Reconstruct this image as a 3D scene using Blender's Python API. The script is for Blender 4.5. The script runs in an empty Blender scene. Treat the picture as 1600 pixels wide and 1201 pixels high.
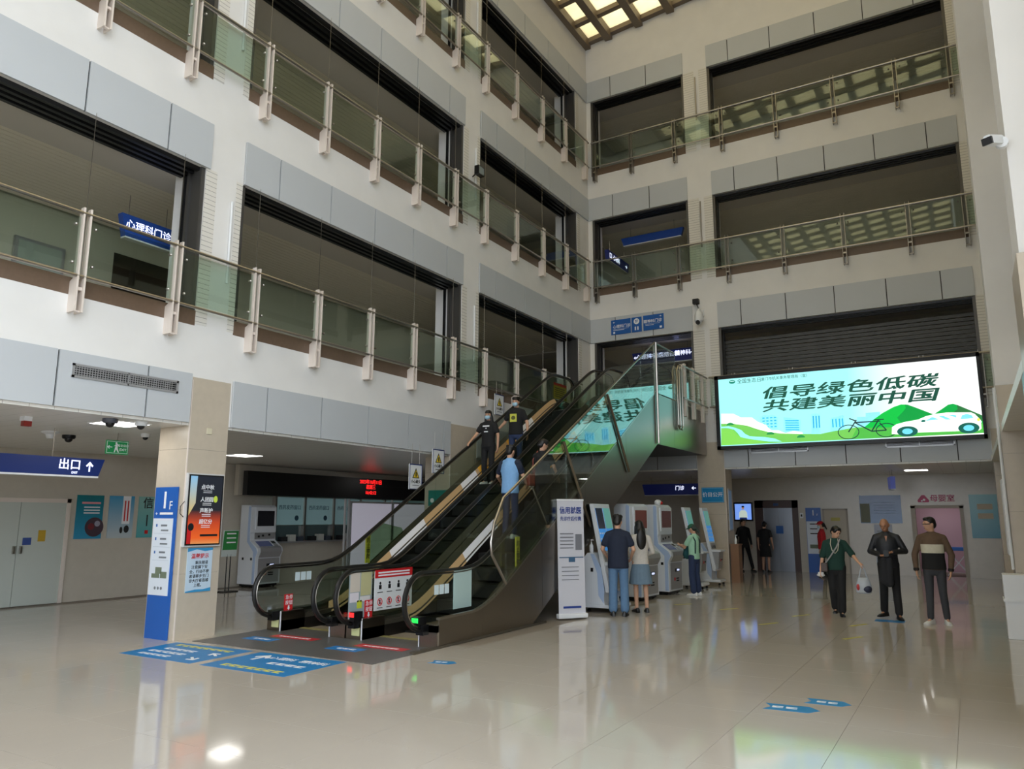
import bpy, bmesh, math, random
from mathutils import Vector, Matrix
random.seed(7)
SC = bpy.context.scene
COL = SC.collection
PI = math.pi

# ------------------------------------------------------------------ camera
def set_camera():
    f_px, yaw, pitch, roll = CAMP
    fw = Vector((math.sin(yaw)*math.cos(pitch), math.cos(yaw)*math.cos(pitch), math.sin(pitch)))
    rt = Vector((math.cos(yaw), -math.sin(yaw), 0))
    up = rt.cross(fw)
    c, s = math.cos(roll), math.sin(roll)
    r2 = rt*c + up*s
    u2 = up*c - rt*s
    m = Matrix((r2, u2, -fw)).transposed().to_4x4()
    m.translation = Vector((0, 0, 1.7))
    cd = bpy.data.cameras.new('camera')
    cd.sensor_fit = 'HORIZONTAL'
    cd.sensor_width = 36.0
    cd.lens = f_px*36.0/1600.0
    cd.clip_end = 300
    co = bpy.data.objects.new('camera', cd)
    co.matrix_world = m
    COL.objects.link(co)
    SC.camera = co
CAMP = (1182.95, -0.5390, 0.17401, 0.001794)
set_camera()

# ------------------------------------------------------------------ world: overcast daylight, exposure
wd = bpy.data.worlds.new('overcast_sky')
SC.world = wd
wd.use_nodes = True
bg = wd.node_tree.nodes['Background']
bg.inputs[0].default_value = (0.84, 0.92, 1.0, 1)
bg.inputs[1].default_value = 4.0
SC.view_settings.view_transform = 'Standard'
SC.view_settings.look = 'None'
SC.view_settings.exposure = 0.0
SC.view_settings.gamma = 1.0
SC.view_settings.use_curve_mapping = False
SC.cycles.max_bounces = 7
SC.cycles.diffuse_bounces = 4
SC.cycles.glossy_bounces = 4
SC.cycles.transparent_max_bounces = 16
SC.cycles.caustics_reflective = False
SC.cycles.caustics_refractive = False

# ------------------------------------------------------------------ materials
def lin(c):
    out = []
    for v in c[:3]:
        v = v/255.0
        out.append(v/12.92 if v <= 0.04045 else ((v+0.055)/1.055)**2.4)
    return (out[0], out[1], out[2], 1.0)

MATS = {}
def M(name, rgb, rough=0.5, metal=0.0, spec=0.5, emit=0.0, noise=0.0, nscale=6.0, bump=0.0, coat=0.0):
    if name in MATS:
        return MATS[name]
    m = bpy.data.materials.new(name)
    m.use_nodes = True
    nt = m.node_tree
    b = nt.nodes['Principled BSDF']
    col = lin(rgb)
    b.inputs['Base Color'].default_value = col
    b.inputs['Roughness'].default_value = rough
    b.inputs['Metallic'].default_value = metal
    b.inputs['Specular IOR Level'].default_value = spec
    if coat:
        b.inputs['Coat Weight'].default_value = coat
        b.inputs['Coat Roughness'].default_value = 0.05
    if emit:
        b.inputs['Emission Color'].default_value = col
        b.inputs['Emission Strength'].default_value = emit
    if noise or bump:
        tc = nt.nodes.new('ShaderNodeTexCoord')
        nz = nt.nodes.new('ShaderNodeTexNoise')
        nz.inputs['Scale'].default_value = nscale
        nz.inputs['Detail'].default_value = 4
        nt.links.new(tc.outputs['Object'], nz.inputs['Vector'])
        if noise:
            mr = nt.nodes.new('ShaderNodeMapRange')
            mr.inputs[1].default_value = 0.3; mr.inputs[2].default_value = 0.7
            mr.inputs[3].default_value = 1-noise; mr.inputs[4].default_value = 1+noise*0.6
            nt.links.new(nz.outputs[0], mr.inputs[0])
            mx = nt.nodes.new('ShaderNodeVectorMath'); mx.operation = 'SCALE'
            mx.inputs[0].default_value = col[:3]
            nt.links.new(mr.outputs[0], mx.inputs['Scale'])
            nt.links.new(mx.outputs[0], b.inputs['Base Color'])
        if bump:
            bp = nt.nodes.new('ShaderNodeBump')
            bp.inputs['Strength'].default_value = bump
            bp.inputs['Distance'].default_value = 0.01
            nt.links.new(nz.outputs[0], bp.inputs['Height'])
            nt.links.new(bp.outputs[0], b.inputs['Normal'])
    MATS[name] = m
    return m

def M_lines(name, rgb, rgb2, axis, pitch, duty=0.12, rough=0.5, metal=0.0, bump=0.4):
    """plain surface crossed by fine parallel grooves, every <pitch> metres along <axis>"""
    if name in MATS:
        return MATS[name]
    m = bpy.data.materials.new(name); m.use_nodes = True
    nt = m.node_tree; b = nt.nodes['Principled BSDF']
    tc = nt.nodes.new('ShaderNodeTexCoord')
    sp = nt.nodes.new('ShaderNodeSeparateXYZ')
    nt.links.new(tc.outputs['Object'], sp.inputs[0])
    dv = nt.nodes.new('ShaderNodeMath'); dv.operation = 'DIVIDE'; dv.inputs[1].default_value = pitch
    nt.links.new(sp.outputs['XYZ'.index(axis)], dv.inputs[0])
    fr = nt.nodes.new('ShaderNodeMath'); fr.operation = 'FRACT'
    nt.links.new(dv.outputs[0], fr.inputs[0])
    lt = nt.nodes.new('ShaderNodeMath'); lt.operation = 'LESS_THAN'; lt.inputs[1].default_value = duty
    nt.links.new(fr.outputs[0], lt.inputs[0])
    mix = nt.nodes.new('ShaderNodeMix'); mix.data_type = 'RGBA'
    mix.inputs['A'].default_value = lin(rgb); mix.inputs['B'].default_value = lin(rgb2)
    nt.links.new(lt.outputs[0], mix.inputs['Factor'])
    nt.links.new(mix.outputs['Result'], b.inputs['Base Color'])
    b.inputs['Roughness'].default_value = rough; b.inputs['Metallic'].default_value = metal
    if bump:
        bp = nt.nodes.new('ShaderNodeBump'); bp.inputs['Strength'].default_value = bump
        bp.inputs['Distance'].default_value = 0.004; bp.invert = True
        nt.links.new(lt.outputs[0], bp.inputs['Height'])
        nt.links.new(bp.outputs[0], b.inputs['Normal'])
    MATS[name] = m
    return m

def M_glass(name, tint, refl=0.5, rough=0.02, ior=1.45):
    """thin sheet glass: tinted see-through plus a Fresnel mirror"""
    if name in MATS:
        return MATS[name]
    m = bpy.data.materials.new(name); m.use_nodes = True
    nt = m.node_tree
    for n in list(nt.nodes):
        if n.type != 'OUTPUT_MATERIAL':
            nt.nodes.remove(n)
    out = [n for n in nt.nodes if n.type == 'OUTPUT_MATERIAL'][0]
    tr = nt.nodes.new('ShaderNodeBsdfTransparent'); tr.inputs[0].default_value = lin(tint)
    gl = nt.nodes.new('ShaderNodeBsdfGlossy'); gl.inputs['Roughness'].default_value = rough
    gl.inputs[0].default_value = (0.9, 0.95, 0.92, 1)
    fz = nt.nodes.new('ShaderNodeFresnel'); fz.inputs[0].default_value = ior
    ge = nt.nodes.new('ShaderNodeNewGeometry')
    # same reflectance from both faces of the sheet
    ior_n = nt.nodes.new('ShaderNodeMix'); ior_n.data_type = 'FLOAT'
    ior_n.inputs['A'].default_value = ior; ior_n.inputs['B'].default_value = 1.0/ior
    nt.links.new(ge.outputs['Backfacing'], ior_n.inputs['Factor'])
    nt.links.new(ior_n.outputs['Result'], fz.inputs[0])
    ml = nt.nodes.new('ShaderNodeMath'); ml.operation = 'MULTIPLY'; ml.inputs[1].default_value = refl*2
    ml.use_clamp = True
    nt.links.new(fz.outputs[0], ml.inputs[0])
    ms = nt.nodes.new('ShaderNodeMixShader')
    nt.links.new(ml.outputs[0], ms.inputs[0])
    nt.links.new(tr.outputs[0], ms.inputs[1]); nt.links.new(gl.outputs[0], ms.inputs[2])
    nt.links.new(ms.outputs[0], out.inputs[0])
    MATS[name] = m
    return m

# ------------------------------------------------------------------ mesh helpers
class MB:
    """collects shapes; build() links them as ONE mesh object"""
    def __init__(self):
        self.v = []; self.f = []; self.mi = []; self.cur = 0
    def add(self, vs, fs):
        o = len(self.v)
        self.v += [tuple(p) for p in vs]
        self.f += [tuple(i+o for i in q) for q in fs]
        self.mi += [self.cur]*len(fs)
        return self
    def box(self, x0, x1, y0, y1, z0, z1):
        if x0 > x1: x0, x1 = x1, x0
        if y0 > y1: y0, y1 = y1, y0
        if z0 > z1: z0, z1 = z1, z0
        vs = [(x0,y0,z0),(x1,y0,z0),(x1,y1,z0),(x0,y1,z0),(x0,y0,z1),(x1,y0,z1),(x1,y1,z1),(x0,y1,z1)]
        fs = [(0,3,2,1),(4,5,6,7),(0,1,5,4),(1,2,6,5),(2,3,7,6),(3,0,4,7)]
        return self.add(vs, fs)
    def prism(self, poly, a0, a1, axis):
        """poly: 2-D points, extruded from a0 to a1 along axis; x:(y,z) y:(x,z) z:(x,y)"""
        def P(p, a):
            return {'x': (a, p[0], p[1]), 'y': (p[0], a, p[1]), 'z': (p[0], p[1], a)}[axis]
        n = len(poly)
        vs = [P(p, a0) for p in poly]+[P(p, a1) for p in poly]
        fs = [tuple(range(n))[::-1], tuple(range(n, 2*n))]
        fs += [(i, (i+1) % n, n+(i+1) % n, n+i) for i in range(n)]
        return self.add(vs, fs)
    def tube(self, pts, r, seg=8, closed=False):
        """round bar along 3-D points"""
        pts = [Vector(p) for p in pts]
        n = len(pts); rings = []
        up = Vector((0, 0, 1))
        prev = None
        for i, p in enumerate(pts):
            a = pts[max(i-1, 0)]; b = pts[min(i+1, n-1)]
            t = (b-a).normalized()
            if prev is None:
                ref = up if abs(t.z) < 0.95 else Vector((1, 0, 0))
                s = t.cross(ref).normalized()
            else:
                s = (prev-t*prev.dot(t)).normalized()
            prev = s
            q = t.cross(s)
            rr = r[i] if isinstance(r, (list, tuple)) else r
            rings.append([p+(s*math.cos(k*2*PI/seg)+q*math.sin(k*2*PI/seg))*rr for k in range(seg)])
        vs = [p for rg in rings for p in rg]
        fs = []
        for i in range(n-1):
            for k in range(seg):
                k2 = (k+1) % seg
                fs.append((i*seg+k, i*seg+k2, (i+1)*seg+k2, (i+1)*seg+k))
        fs.append(tuple(range(seg))[::-1]); fs.append(tuple((n-1)*seg+k for k in range(seg)))
        return self.add(vs, fs)
    def cyl(self, c, r, h, axis='z', seg=16, r2=None):
        c = Vector(c); d = {'x': Vector((1,0,0)), 'y': Vector((0,1,0)), 'z': Vector((0,0,1))}[axis]
        return self.tube([c, c+d*h], [r, r if r2 is None else r2], seg)
    def lathe(self, prof, c=(0,0,0), seg=16):
        """prof: (radius, z) pairs, turned about z"""
        c = Vector(c); vs = []; fs = []
        for r, z in prof:
            for k in range(seg):
                a = 2*PI*k/seg
                vs.append((c.x+r*math.cos(a), c.y+r*math.sin(a), c.z+z))
        for i in range(len(prof)-1):
            for k in range(seg):
                k2 = (k+1) % seg
                fs.append((i*seg+k, i*seg+k2, (i+1)*seg+k2, (i+1)*seg+k))
        fs.append(tuple(range(seg))[::-1]); fs.append(tuple((len(prof)-1)*seg+k for k in range(seg)))
        return self.add(vs, fs)
    def ell(self, c, r, seg=14, rings=8, rot=None):
        vs = []; fs = []
        for i in range(rings+1):
            th = PI*i/rings
            for k in range(seg):
                ph = 2*PI*k/seg
                p = Vector((r[0]*math.sin(th)*math.cos(ph), r[1]*math.sin(th)*math.sin(ph), r[2]*math.cos(th)))
                if rot is not None: p = rot @ p
                vs.append(p+Vector(c))
        for i in range(rings):
            for k in range(seg):
                k2 = (k+1) % seg
                fs.append((i*seg+k, (i+1)*seg+k, (i+1)*seg+k2, i*seg+k2))
        return self.add(vs, fs)
    def mesh(self, name):
        me = bpy.data.meshes.new(name)
        me.from_pydata(self.v, [], self.f)
        me.update()
        return me
    def build(self, name, mat, parent=None, smooth=False, bevel=0.0, loc=None):
        me = self.mesh(name)
        mats = mat if isinstance(mat, (list, tuple)) else [mat]
        for m in mats: me.materials.append(m)
        if len(mats) > 1:
            for p, i in zip(me.polygons, self.mi): p.material_index = i
        if bevel:
            bm = bmesh.new(); bm.from_mesh(me)
            bmesh.ops.remove_doubles(bm, verts=bm.verts, dist=1e-5)
            es = [e for e in bm.edges if len(e.link_faces) == 2 and e.calc_face_angle(0) > 0.6]
            bmesh.ops.bevel(bm, geom=es, offset=bevel, segments=2, affect='EDGES', profile=0.6)
            bm.to_mesh(me); bm.free()
        if smooth:
            for p in me.polygons: p.use_smooth = True
            if smooth == 'auto':
                try: me.set_sharp_from_angle(angle=0.7)
                except Exception: pass
        return link(name, me, parent, loc)

def link(name, data, parent=None, loc=None):
    o = bpy.data.objects.new(name, data)
    COL.objects.link(o)
    if parent is not None: o.parent = parent
    if loc is not None: o.location = loc
    return o

def tag(o, label=None, cat=None, group=None, kind=None):
    if label: o['label'] = label
    if cat: o['category'] = cat
    if group: o['group'] = group
    if kind: o['kind'] = kind
    return o

def thing(name, label, cat, loc=(0,0,0), yaw=0.0, group=None):
    """an Empty at the thing's base; local x = right as seen from its front, y = away, z = up"""
    o = bpy.data.objects.new(name, None)
    COL.objects.link(o)
    o.location = loc; o.rotation_euler = (0, 0, yaw)
    o.empty_display_size = 0.1
    return tag(o, label, cat, group)

def struct(name, loc=(0,0,0), yaw=0.0):
    o = bpy.data.objects.new(name, None)
    COL.objects.link(o); o.location = loc; o.rotation_euler = (0,0,yaw)
    o['kind'] = 'structure'
    return o

def copy_tree(o, parent=None, top=True):
    c = o.copy(); COL.objects.link(c)
    if parent is not None: c.parent = parent
    for ch in list(o.children): copy_tree(ch, c, False)
    return c

def box(name, mat, parent, x0, x1, y0, y1, z0, z1, bevel=0.0):
    return MB().box(x0,x1,y0,y1,z0,z1).build(name, mat, parent, bevel=bevel)

TEXT_CACHE = {}
def text_data(body, size, bold=0.0, depth=0.0015, align='CENTER', shear=0.0, xscale=1.0, spacing=1.0, line=1.0):
    key = (body, round(size,4), bold, depth, align, shear, xscale, spacing, line)
    if key in TEXT_CACHE: return TEXT_CACHE[key]
    cu = bpy.data.curves.new('lettering', 'FONT')
    cu.body = body; cu.size = size; cu.extrude = depth; cu.offset = bold*size
    cu.align_x = align; cu.align_y = 'CENTER'; cu.shear = shear
    cu.space_character = spacing; cu.space_line = line
    cu.resolution_u = 2
    tmp = bpy.data.objects.new('tmp', cu)
    me = bpy.data.meshes.new_from_object(tmp)
    bpy.data.objects.remove(tmp); bpy.data.curves.remove(cu)
    me.transform(Matrix.Diagonal((xscale, 1, 1, 1)))
    me.transform(Matrix.Rotation(PI/2, 4, 'X'))
    TEXT_CACHE[key] = me
    return me

def text(parent, body, x, z, size, mat, y=-0.004, name='lettering', **kw):
    me = text_data(body, size, **kw)
    if me.materials and me.materials[0] is not mat: me = me.copy(); me.materials.clear()
    if not me.materials: me.materials.append(mat)
    return link(name, me, parent, (x, y, z))

def tline(parent, x, z, w, h, mat, y=-0.024, name='text_line', n=1, gap=None):
    """printed lines too small to read: thin bars"""
    for i in range(n):
        zz = z-i*(gap or h*2)
        MB().box(x-w/2, x+w/2, y, y+0.0015, zz-h/2, zz+h/2).build(name, mat, parent)
# ------------------------------------------------------------------ dimensions (metres; camera stands over x=0, y=0)
XW = 1.17                               # right wall, set back behind its columns
XL, XR, YB = -9.69, 0.5, 20.94          # atrium wall planes: left, right, back
Y0 = -7.0                               # entrance side, behind the camera
FAS = [(3.06, 3.78), (7.02, 7.76), (11.02, 11.75), (15.12, 15.82)]   # fascia bands
SILL = [4.54, 8.54, 12.54]              # bottoms of the gallery openings
ROOF = 17.25

# ------------------------------------------------------------------ materials of the building
m_paint = M('white_wall_paint', (232,230,227), 0.75, noise=0.03, nscale=2.0)
m_fascia = M('grey_aluminium_panel', (194,198,202), 0.4, metal=0.0, noise=0.02, nscale=1.2)
m_joint = M('dark_joint', (50,50,52), 0.7)
m_tilecol = M('beige_stone_tile', (196,184,166), 0.28, noise=0.04, nscale=9)
m_tilewall = M('beige_wall_tile', (204,196,182), 0.25, noise=0.03, nscale=7)
m_mosaic = M_lines('white_ribbed_tile', (226,222,214), (150,146,140), 'Z', 0.075, 0.1, 0.45)
m_dark = M('dark_doorway_fill', (58,52,48), 0.4, metal=0.5)
m_black = M('black_metal', (24,24,26), 0.35, metal=0.3)
m_guide = M('grey_guide_channel', (96,94,92), 0.4, metal=0.6)
m_kerb = M('brown_granite_kerb', (112,92,76), 0.35, noise=0.08, nscale=20)
m_soffit = M('plaster_soffit', (206,200,192), 0.8)
m_slat = M('aluminium_slat', (226,218,202), 0.5, metal=0.0)
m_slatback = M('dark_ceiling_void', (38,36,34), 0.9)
m_galwall = M('gallery_wall_paint', (214,210,192), 0.7)
m_galfloor = M('gallery_floor_tile', (196,188,174), 0.2)
m_gceil = M_lines('ground_ceiling_board', (238,235,228), (200,196,188), 'X', 0.3, 0.03, 0.3, bump=0.05)
m_steel = M('stainless_steel', (176,170,162), 0.28, metal=1.0)
m_postw = M('off_white_post_paint', (226,214,204), 0.45)
m_railm = M('satin_rail_metal', (166,160,152), 0.3, metal=0.9)
m_glass = M_glass('green_float_glass', (236,243,237), 0.7)
m_white = M('white_plastic', (230,232,234), 0.35)
m_blue = M('sign_blue', (24,92,170), 0.35)
m_navy = M('sign_navy', (20,44,110), 0.4)
m_wtext = M('white_lettering', (240,242,246), 0.5)
m_btext = M('black_lettering', (24,26,30), 0.5)
m_red = M('sign_red', (206,36,40), 0.4)

# floor: tiles laid 0.8 m square on a darker bed
m_floor = M('polished_floor_tile', (196,188,178), 0.07, spec=0.55, noise=0.03, nscale=1.5)
m_bed = M('tile_joint_grout', (140,130,118), 0.6)
fl = struct('floor')
MB().box(-16.2, 7.0, Y0, 29.5, -0.3, -0.006).build('bed', m_bed, fl)
tile_me = MB().box(0.0015, 0.7985, 0.0015, 0.7985, -0.006, 0.0).mesh('tile')
tile_me.materials.append(m_floor)
tx0 = -2.64 - 17*0.8
ty0 = -6.4
cells = []
for i in range(29):
    for j in range(42):
        cx, cy = tx0+i*0.8, ty0+j*0.8
        if cx < -16.2 or cx > 6.2 or cy > 26.2: continue
        if XL < cx+0.4 < XL+3.5 and cy > 8.4 and cy < 16: continue      # under the escalators
        vis = cy > 2.6 and cx+0.8 > -(cy+1.2)*1.55 and cx < cy*0.085+0.1
        cells.append(((cx+0.4)**2+(cy+0.4)**2 + (0 if vis else 1e4), cx, cy))
cells.sort()
for d, cx, cy in cells[:300]:
    link('tile', tile_me, fl, (cx, cy, 0))
far = MB()
for d, cx, cy in cells[300:]:
    far.box(cx+0.0015, cx+0.7985, cy+0.0015, cy+0.7985, -0.006, 0)
tag(far.build('tile', m_floor, fl), kind='stuff')
fo = tag(MB().box(-60, 60, -60, 60, -0.5, -0.31).build('ground', M('forecourt_concrete', (150,148,144), 0.8)), kind='structure')

# ------------------------------------------------------------------ atrium walls: painted spandrels and piers, with fascia panels
def panel_row(par, joints, z0, z1, mat=None, gaps=None):
    """fascia panels between successive joints (local x), standing proud of the wall"""
    box('joint_backing', m_joint, par, joints[0]+0.012, joints[-1]-0.012, -0.006, 0.0, z0+0.004, z1-0.004)
    for a, b in zip(joints[:-1], joints[1:]):
        box('panel', mat or m_fascia, par, a+0.012, b-0.012, -0.035, 0.0, z0, z1)

def gallery(par, x0, x1, level, depth, bays, ends=(True, True), slot=0.6, soff=1.4):
    """floor, soffit, slatted ceiling and back wall of one open gallery (local coords: y = into the building)"""
    s = SILL[level]; c = FAS[level+1][0]+0.03
    box('slab', m_galfloor, par, x0, x1, 0.02, depth, s-0.4, s-0.03)
    for a, b in bays: box('kerb', m_kerb, par, a, b, 0.0, 0.1, s-0.03, s+0.2)
    box('soffit', m_soffit, par, x0, x1, slot, soff, c, c+0.15)
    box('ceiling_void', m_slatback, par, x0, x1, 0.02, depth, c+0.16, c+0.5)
    n = int((depth-soff)/0.13)
    me = MB().box(x0, x1, 0, 0.118, 0, 0.03).mesh('slat'); me.materials.append(m_slat)
    for i in range(n):
        link('slat', me, par, (0, soff+0.02+i*0.13, c+0.02))
    box('back_wall', m_galwall, par, x0, x1, depth, depth+0.2, s-0.03, c+0.2)
    for i, e in enumerate(ends):
        if e:
            xx = (x0-0.2, x0) if i == 0 else (x1, x1+0.2)
            box('end_wall', m_galwall, par, xx[0], xx[1], 0.75, depth, s-0.03, c+0.2)

LEVELS = range(3)
# ---- left wall (local x = world y, local y = -world x)
wl = struct('wall_left', (XL, 0, 0), PI/2)
mb = MB()
PIERS_L = [(0.28, 0.95), (6.98, 7.67), (13.93, 14.63), (20.1, 20.94)]
tops = [(FAS[0][1], SILL[0]-0.03), (FAS[1][1], SILL[1]-0.03), (FAS[2][1], SILL[2]-0.03), (FAS[3][1], ROOF+1.2)]
for a, b in tops:
    mb.box(0.95, YB+0.3, 0, 0.3, a, b)
for a, b in FAS:
    mb.box(0.95, YB+0.3, 0.0, 0.3, a, b)
mb.box(Y0, 0.95, 0, 0.3, 3.06, ROOF+0.4)
mb.build('masonry', m_paint, wl)
pm = MB()
for a, b in PIERS_L:
    pm.box(a, b, 0.001, 0.75, 3.06, ROOF)
pm.build('pier', m_paint, wl)
for l in LEVELS:
    z0, z1 = SILL[l]-0.02, FAS[l+1][0]
    for a, b in PIERS_L[1:]:
        box('ribbed_tile', m_mosaic, wl, a, a+0.2, -0.006, 0.0, z0+0.02, z1)
        if b < 20: box('ribbed_tile', m_mosaic, wl, b-0.12, b, -0.006, 0.0, z0+0.02, z1)
JL = [0.95, 1.4, 2.62, 3.84, 5.06, 6.29, 7.05]
JL1 = [7.67, 8.4, 9.62, 10.84, 12.06, 13.28, 13.95]
JL2 = [14.62, 15.36, 16.82, 18.22, 19.6, 20.935]
for k, (a, b) in enumerate(FAS):
    panel_row(wl, JL if k else JL[:-1]+[7.0], a, b)
    panel_row(wl, JL1 if k else [7.72]+JL1[1:-1]+[13.54], a, b)
    if k: panel_row(wl, JL2, a, b)
box('panel', m_fascia, wl, 14.6, 20.93, -0.02, 0.0, 3.06, 3.78)
gl_ = struct('gallery_left', (XL, 0, 0), PI/2)
for l in LEVELS:
    gallery(gl_, 0.95, YB+3.85, l, 3.85, [(0.95,6.98),(7.67,13.93),(14.63,20.1)], ends=(True, False))
# ---- back wall
wb = struct('wall_back', (0, YB, 0), 0)
mb = MB()
for a, b in tops:
    mb.box(XL, 1.6, 0, 0.3, a, b)
for a, b in FAS:
    mb.box(XL, 1.6, 0, 0.3, a, b)
mb.build('masonry', m_paint, wb)
PIERS_B = [(XL-0.3, XL+0.14), (-6.43, -5.7), (0.55, 1.3)]
pm = MB()
for a, b in PIERS_B:
    pm.box(a, b, 0.001, 0.75, 3.06, ROOF)
pm.build('pier', m_paint, wb)
for l in LEVELS:
    z0, z1 = SILL[l], FAS[l+1][0]
    for a, b in ((-6.43, -6.1), (-5.95, -5.7), (0.55, 0.8)):
        box('ribbed_tile', m_mosaic, wb, a, b, -0.006, 0.0, z0, z1)
JB0 = [XL+0.005, -8.83, -7.62, -6.42]
JB1 = [-5.71, -5.04, -3.83, -2.6, -1.36, -0.14, 0.56]
for k, (a, b) in enumerate(FAS):
    panel_row(wb, JB0 if k else [-9.6, -8.83, -7.62, -6.47], a, b)
    panel_row(wb, JB1, a, b)
gb_ = struct('gallery_back', (0, YB, 0), 0)
for l in LEVELS:
    gallery(gb_, XL-3.85, 4.4, l, 3.85, [(XL+0.14,-6.43),(-5.7,0.55)], ends=(False, True))
# ---- right wall beyond the glazed entrance side (local x = -world y)
wr = struct('wall_right', (XW, 0, 0), -PI/2)
mb = MB()
for a, b in tops:
    mb.box(-YB-0.3, -6.9, 0, 0.3, a, b)
for a, b in FAS:
    mb.box(-YB-0.3, -6.9, 0, 0.3, a, b)
mb.build('masonry', m_paint, wr)
pm = MB()
for a, b in ((0.28, 0.95), (6.9, 7.57), (13.87, 14.55)):
    pm.box(-b, -a, XR-XW+0.001, 0.05, 3.7, ROOF+0.6)
pm.build('pier', m_paint, wr)
for k, (a, b) in enumerate(FAS):
    panel_row(wr, [-13.87, -13.3, -12.08, -10.86, -9.64, -8.42, -7.57], a, b)
    panel_row(wr, [-20.93, -19.6, -18.22, -16.82, -15.36, -14.55], a, b)
gr_ = struct('gallery_right', (XW, 0, 0), -PI/2)
for l in LEVELS:
    gallery(gr_, -YB-3.85, -7.0, l, 3.85, [(-13.87,-7.57),(-20.9,-14.55)], ends=(False, True))
wf = struct('wall_front', (0, Y0, 0), 0)
box('added_shade_wall', m_paint, wf, XW, XW+0.3, 11.9, 13.9, 0, ROOF+1.2)  # unseen wall piece added to shade the near right column
box('masonry', m_paint, wf, XL-0.3, XW+0.3, -0.3, 0, 6.5, ROOF+1.5)  # unseen wall; the gap below it is sized for the incoming daylight

# ------------------------------------------------------------------ ground-floor halls behind the atrium walls
GC = 3.02
hl = struct('wall_hall_left', (XL, 0, 0), PI/2)
box('wall', m_tilewall, hl, -6.9, 26.4, 6.2, 6.4, 0, GC+0.1)
box('end_wall', m_tilewall, hl, -6.9, -6.7, 0.3, 6.4, 0, GC+0.1)
cl = struct('ceiling_hall_left', (XL, 0, 0), PI/2)
box('board', m_gceil, cl, -6.9, YB, 0.02, 6.3, GC, GC+0.12)
hb = struct('wall_hall_back', (0, YB, 0), 0)
# rear wall with the two openings (lift recess, nursing-room door)
mb = MB()
for a, b, c, d in ((-16.0, -6.2, 0, GC+0.1), (-6.2, -4.82, 2.28, GC+0.1), (-4.82, -1.52, 0, GC+0.1), (-1.52, -0.2, 2.03, GC+0.1), (-0.2, 6.9, 0, GC+0.1)):
    mb.box(a, b, 5.26, 5.46, c, d)
mb.build('wall', m_tilewall, hb)
cb = struct('ceiling_hall_back', (0, YB, 0), 0)
box('board', m_gceil, cb, -16.0, 6.7, 0.02, 5.4, GC, GC+0.12)
hr = struct('wall_hall_right', (XR, 0, 0), -PI/2)
box('wall', m_tilewall, hr, -YB-5.4, -7.0, 6.2, 6.4, 0, GC+0.1)
box('end_wall', m_tilewall, hr, -7.2, -7.0, 0.7, 6.3, 0, GC+0.1)
cr = struct('ceiling_hall_right', (XR, 0, 0), -PI/2)
box('board', m_gceil, cr, -YB, -7.0, 0.02, 6.3, GC, GC+0.12)

# tiled ground-floor columns: each clad in tall stone slabs
def column(name, x0, x1, y0, y1, ztop):
    c = struct(name)
    zs = [0, 0.9, 1.8, 2.68, ztop]
    for a, b in zip(zs[:-1], zs[1:]):
        MB().box(x0, x1, y0, y1, a+(0.003 if a else 0), b).build('slab', m_tilecol, c)
    MB().box(x0+0.01, x1-0.01, y0+0.01, y1-0.01, 0, ztop).build('core', m_joint, c)
    MB().box(x1-0.012, x1+0.004, y0-0.004, y0+0.012, 0, min(ztop,3.7)).build('corner_strip', m_postw, c)
    return c
column('column_front_left', XL-0.67, XL+0.004, 7.02, 7.7, 3.74)
column('column_rear_left', XL-0.67, XL+0.004, 13.56, 14.6, 3.74)
column('column_corner', XL-0.6, XL+0.004, 20.2, YB+0.3, 3.06)
column('column_back', -6.46, -5.7, YB-0.006, YB+0.66, 3.78)
column('column_rear_right', XR-0.004, XR+0.67, 13.83, 14.58, 3.74)
column('column_front_right', XR-0.02, XR+0.67, 6.86, 7.6, 3.74)
column('column_near_left', XL-0.67, XL+0.004, 0.28, 0.95, 3.74)
column('column_near_right', XR-0.004, XR+0.67, -0.95, -0.28, 3.74)
column('column_back_right', 0.56, 1.3, YB-0.006, YB+0.66, 3.78)

# ------------------------------------------------------------------ skylight roof, rising gently to the right
def zr(x): return ROOF+0.1*(x-XL)
m_beam = M('bronze_roof_beam', (118,104,88), 0.5)
m_sky = bpy.data.materials.new('cream_translucent_glazing'); m_sky.use_nodes = True
nt = m_sky.node_tree
for n in list(nt.nodes):
    if n.type != 'OUTPUT_MATERIAL': nt.nodes.remove(n)
tl = nt.nodes.new('ShaderNodeBsdfTranslucent'); tl.inputs[0].default_value = lin((255,240,196))
tc = nt.nodes.new('ShaderNodeTexCoord'); nz = nt.nodes.new('ShaderNodeTexNoise'); nz.inputs['Scale'].default_value = 3
nt.links.new(tc.outputs['Object'], nz.inputs['Vector'])
rp = nt.nodes.new('ShaderNodeMix'); rp.data_type = 'RGBA'
rp.inputs['A'].default_value = lin((196,172,122)); rp.inputs['B'].default_value = lin((206,186,142))
nt.links.new(nz.outputs[0], rp.inputs['Factor']); nt.links.new(rp.outputs['Result'], tl.inputs[0])
nt.links.new(tl.outputs[0], nt.nodes['Material Output'].inputs[0])
rf = struct('ceiling_skylight')
bx = [XL+0.73+1.05*i for i in range(11)]       # beams along the atrium: left edges
edges = [(XL-0.1, XL+0.19)]+[(b, b+0.24) for b in bx if b < XW-0.4]+[(XW-0.1, XW+0.3)]
for a, b in edges:
    z = zr((a+b)/2)
    MB().box(a, b, Y0, YB+0.3, z-0.22, z+0.12).build('beam', m_beam, rf)
ys = [Y0]+[YB-1.21-1.1*i for i in range(25) if YB-1.21-1.1*i > Y0+0.3][::-1]+[YB-0.19]
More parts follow.
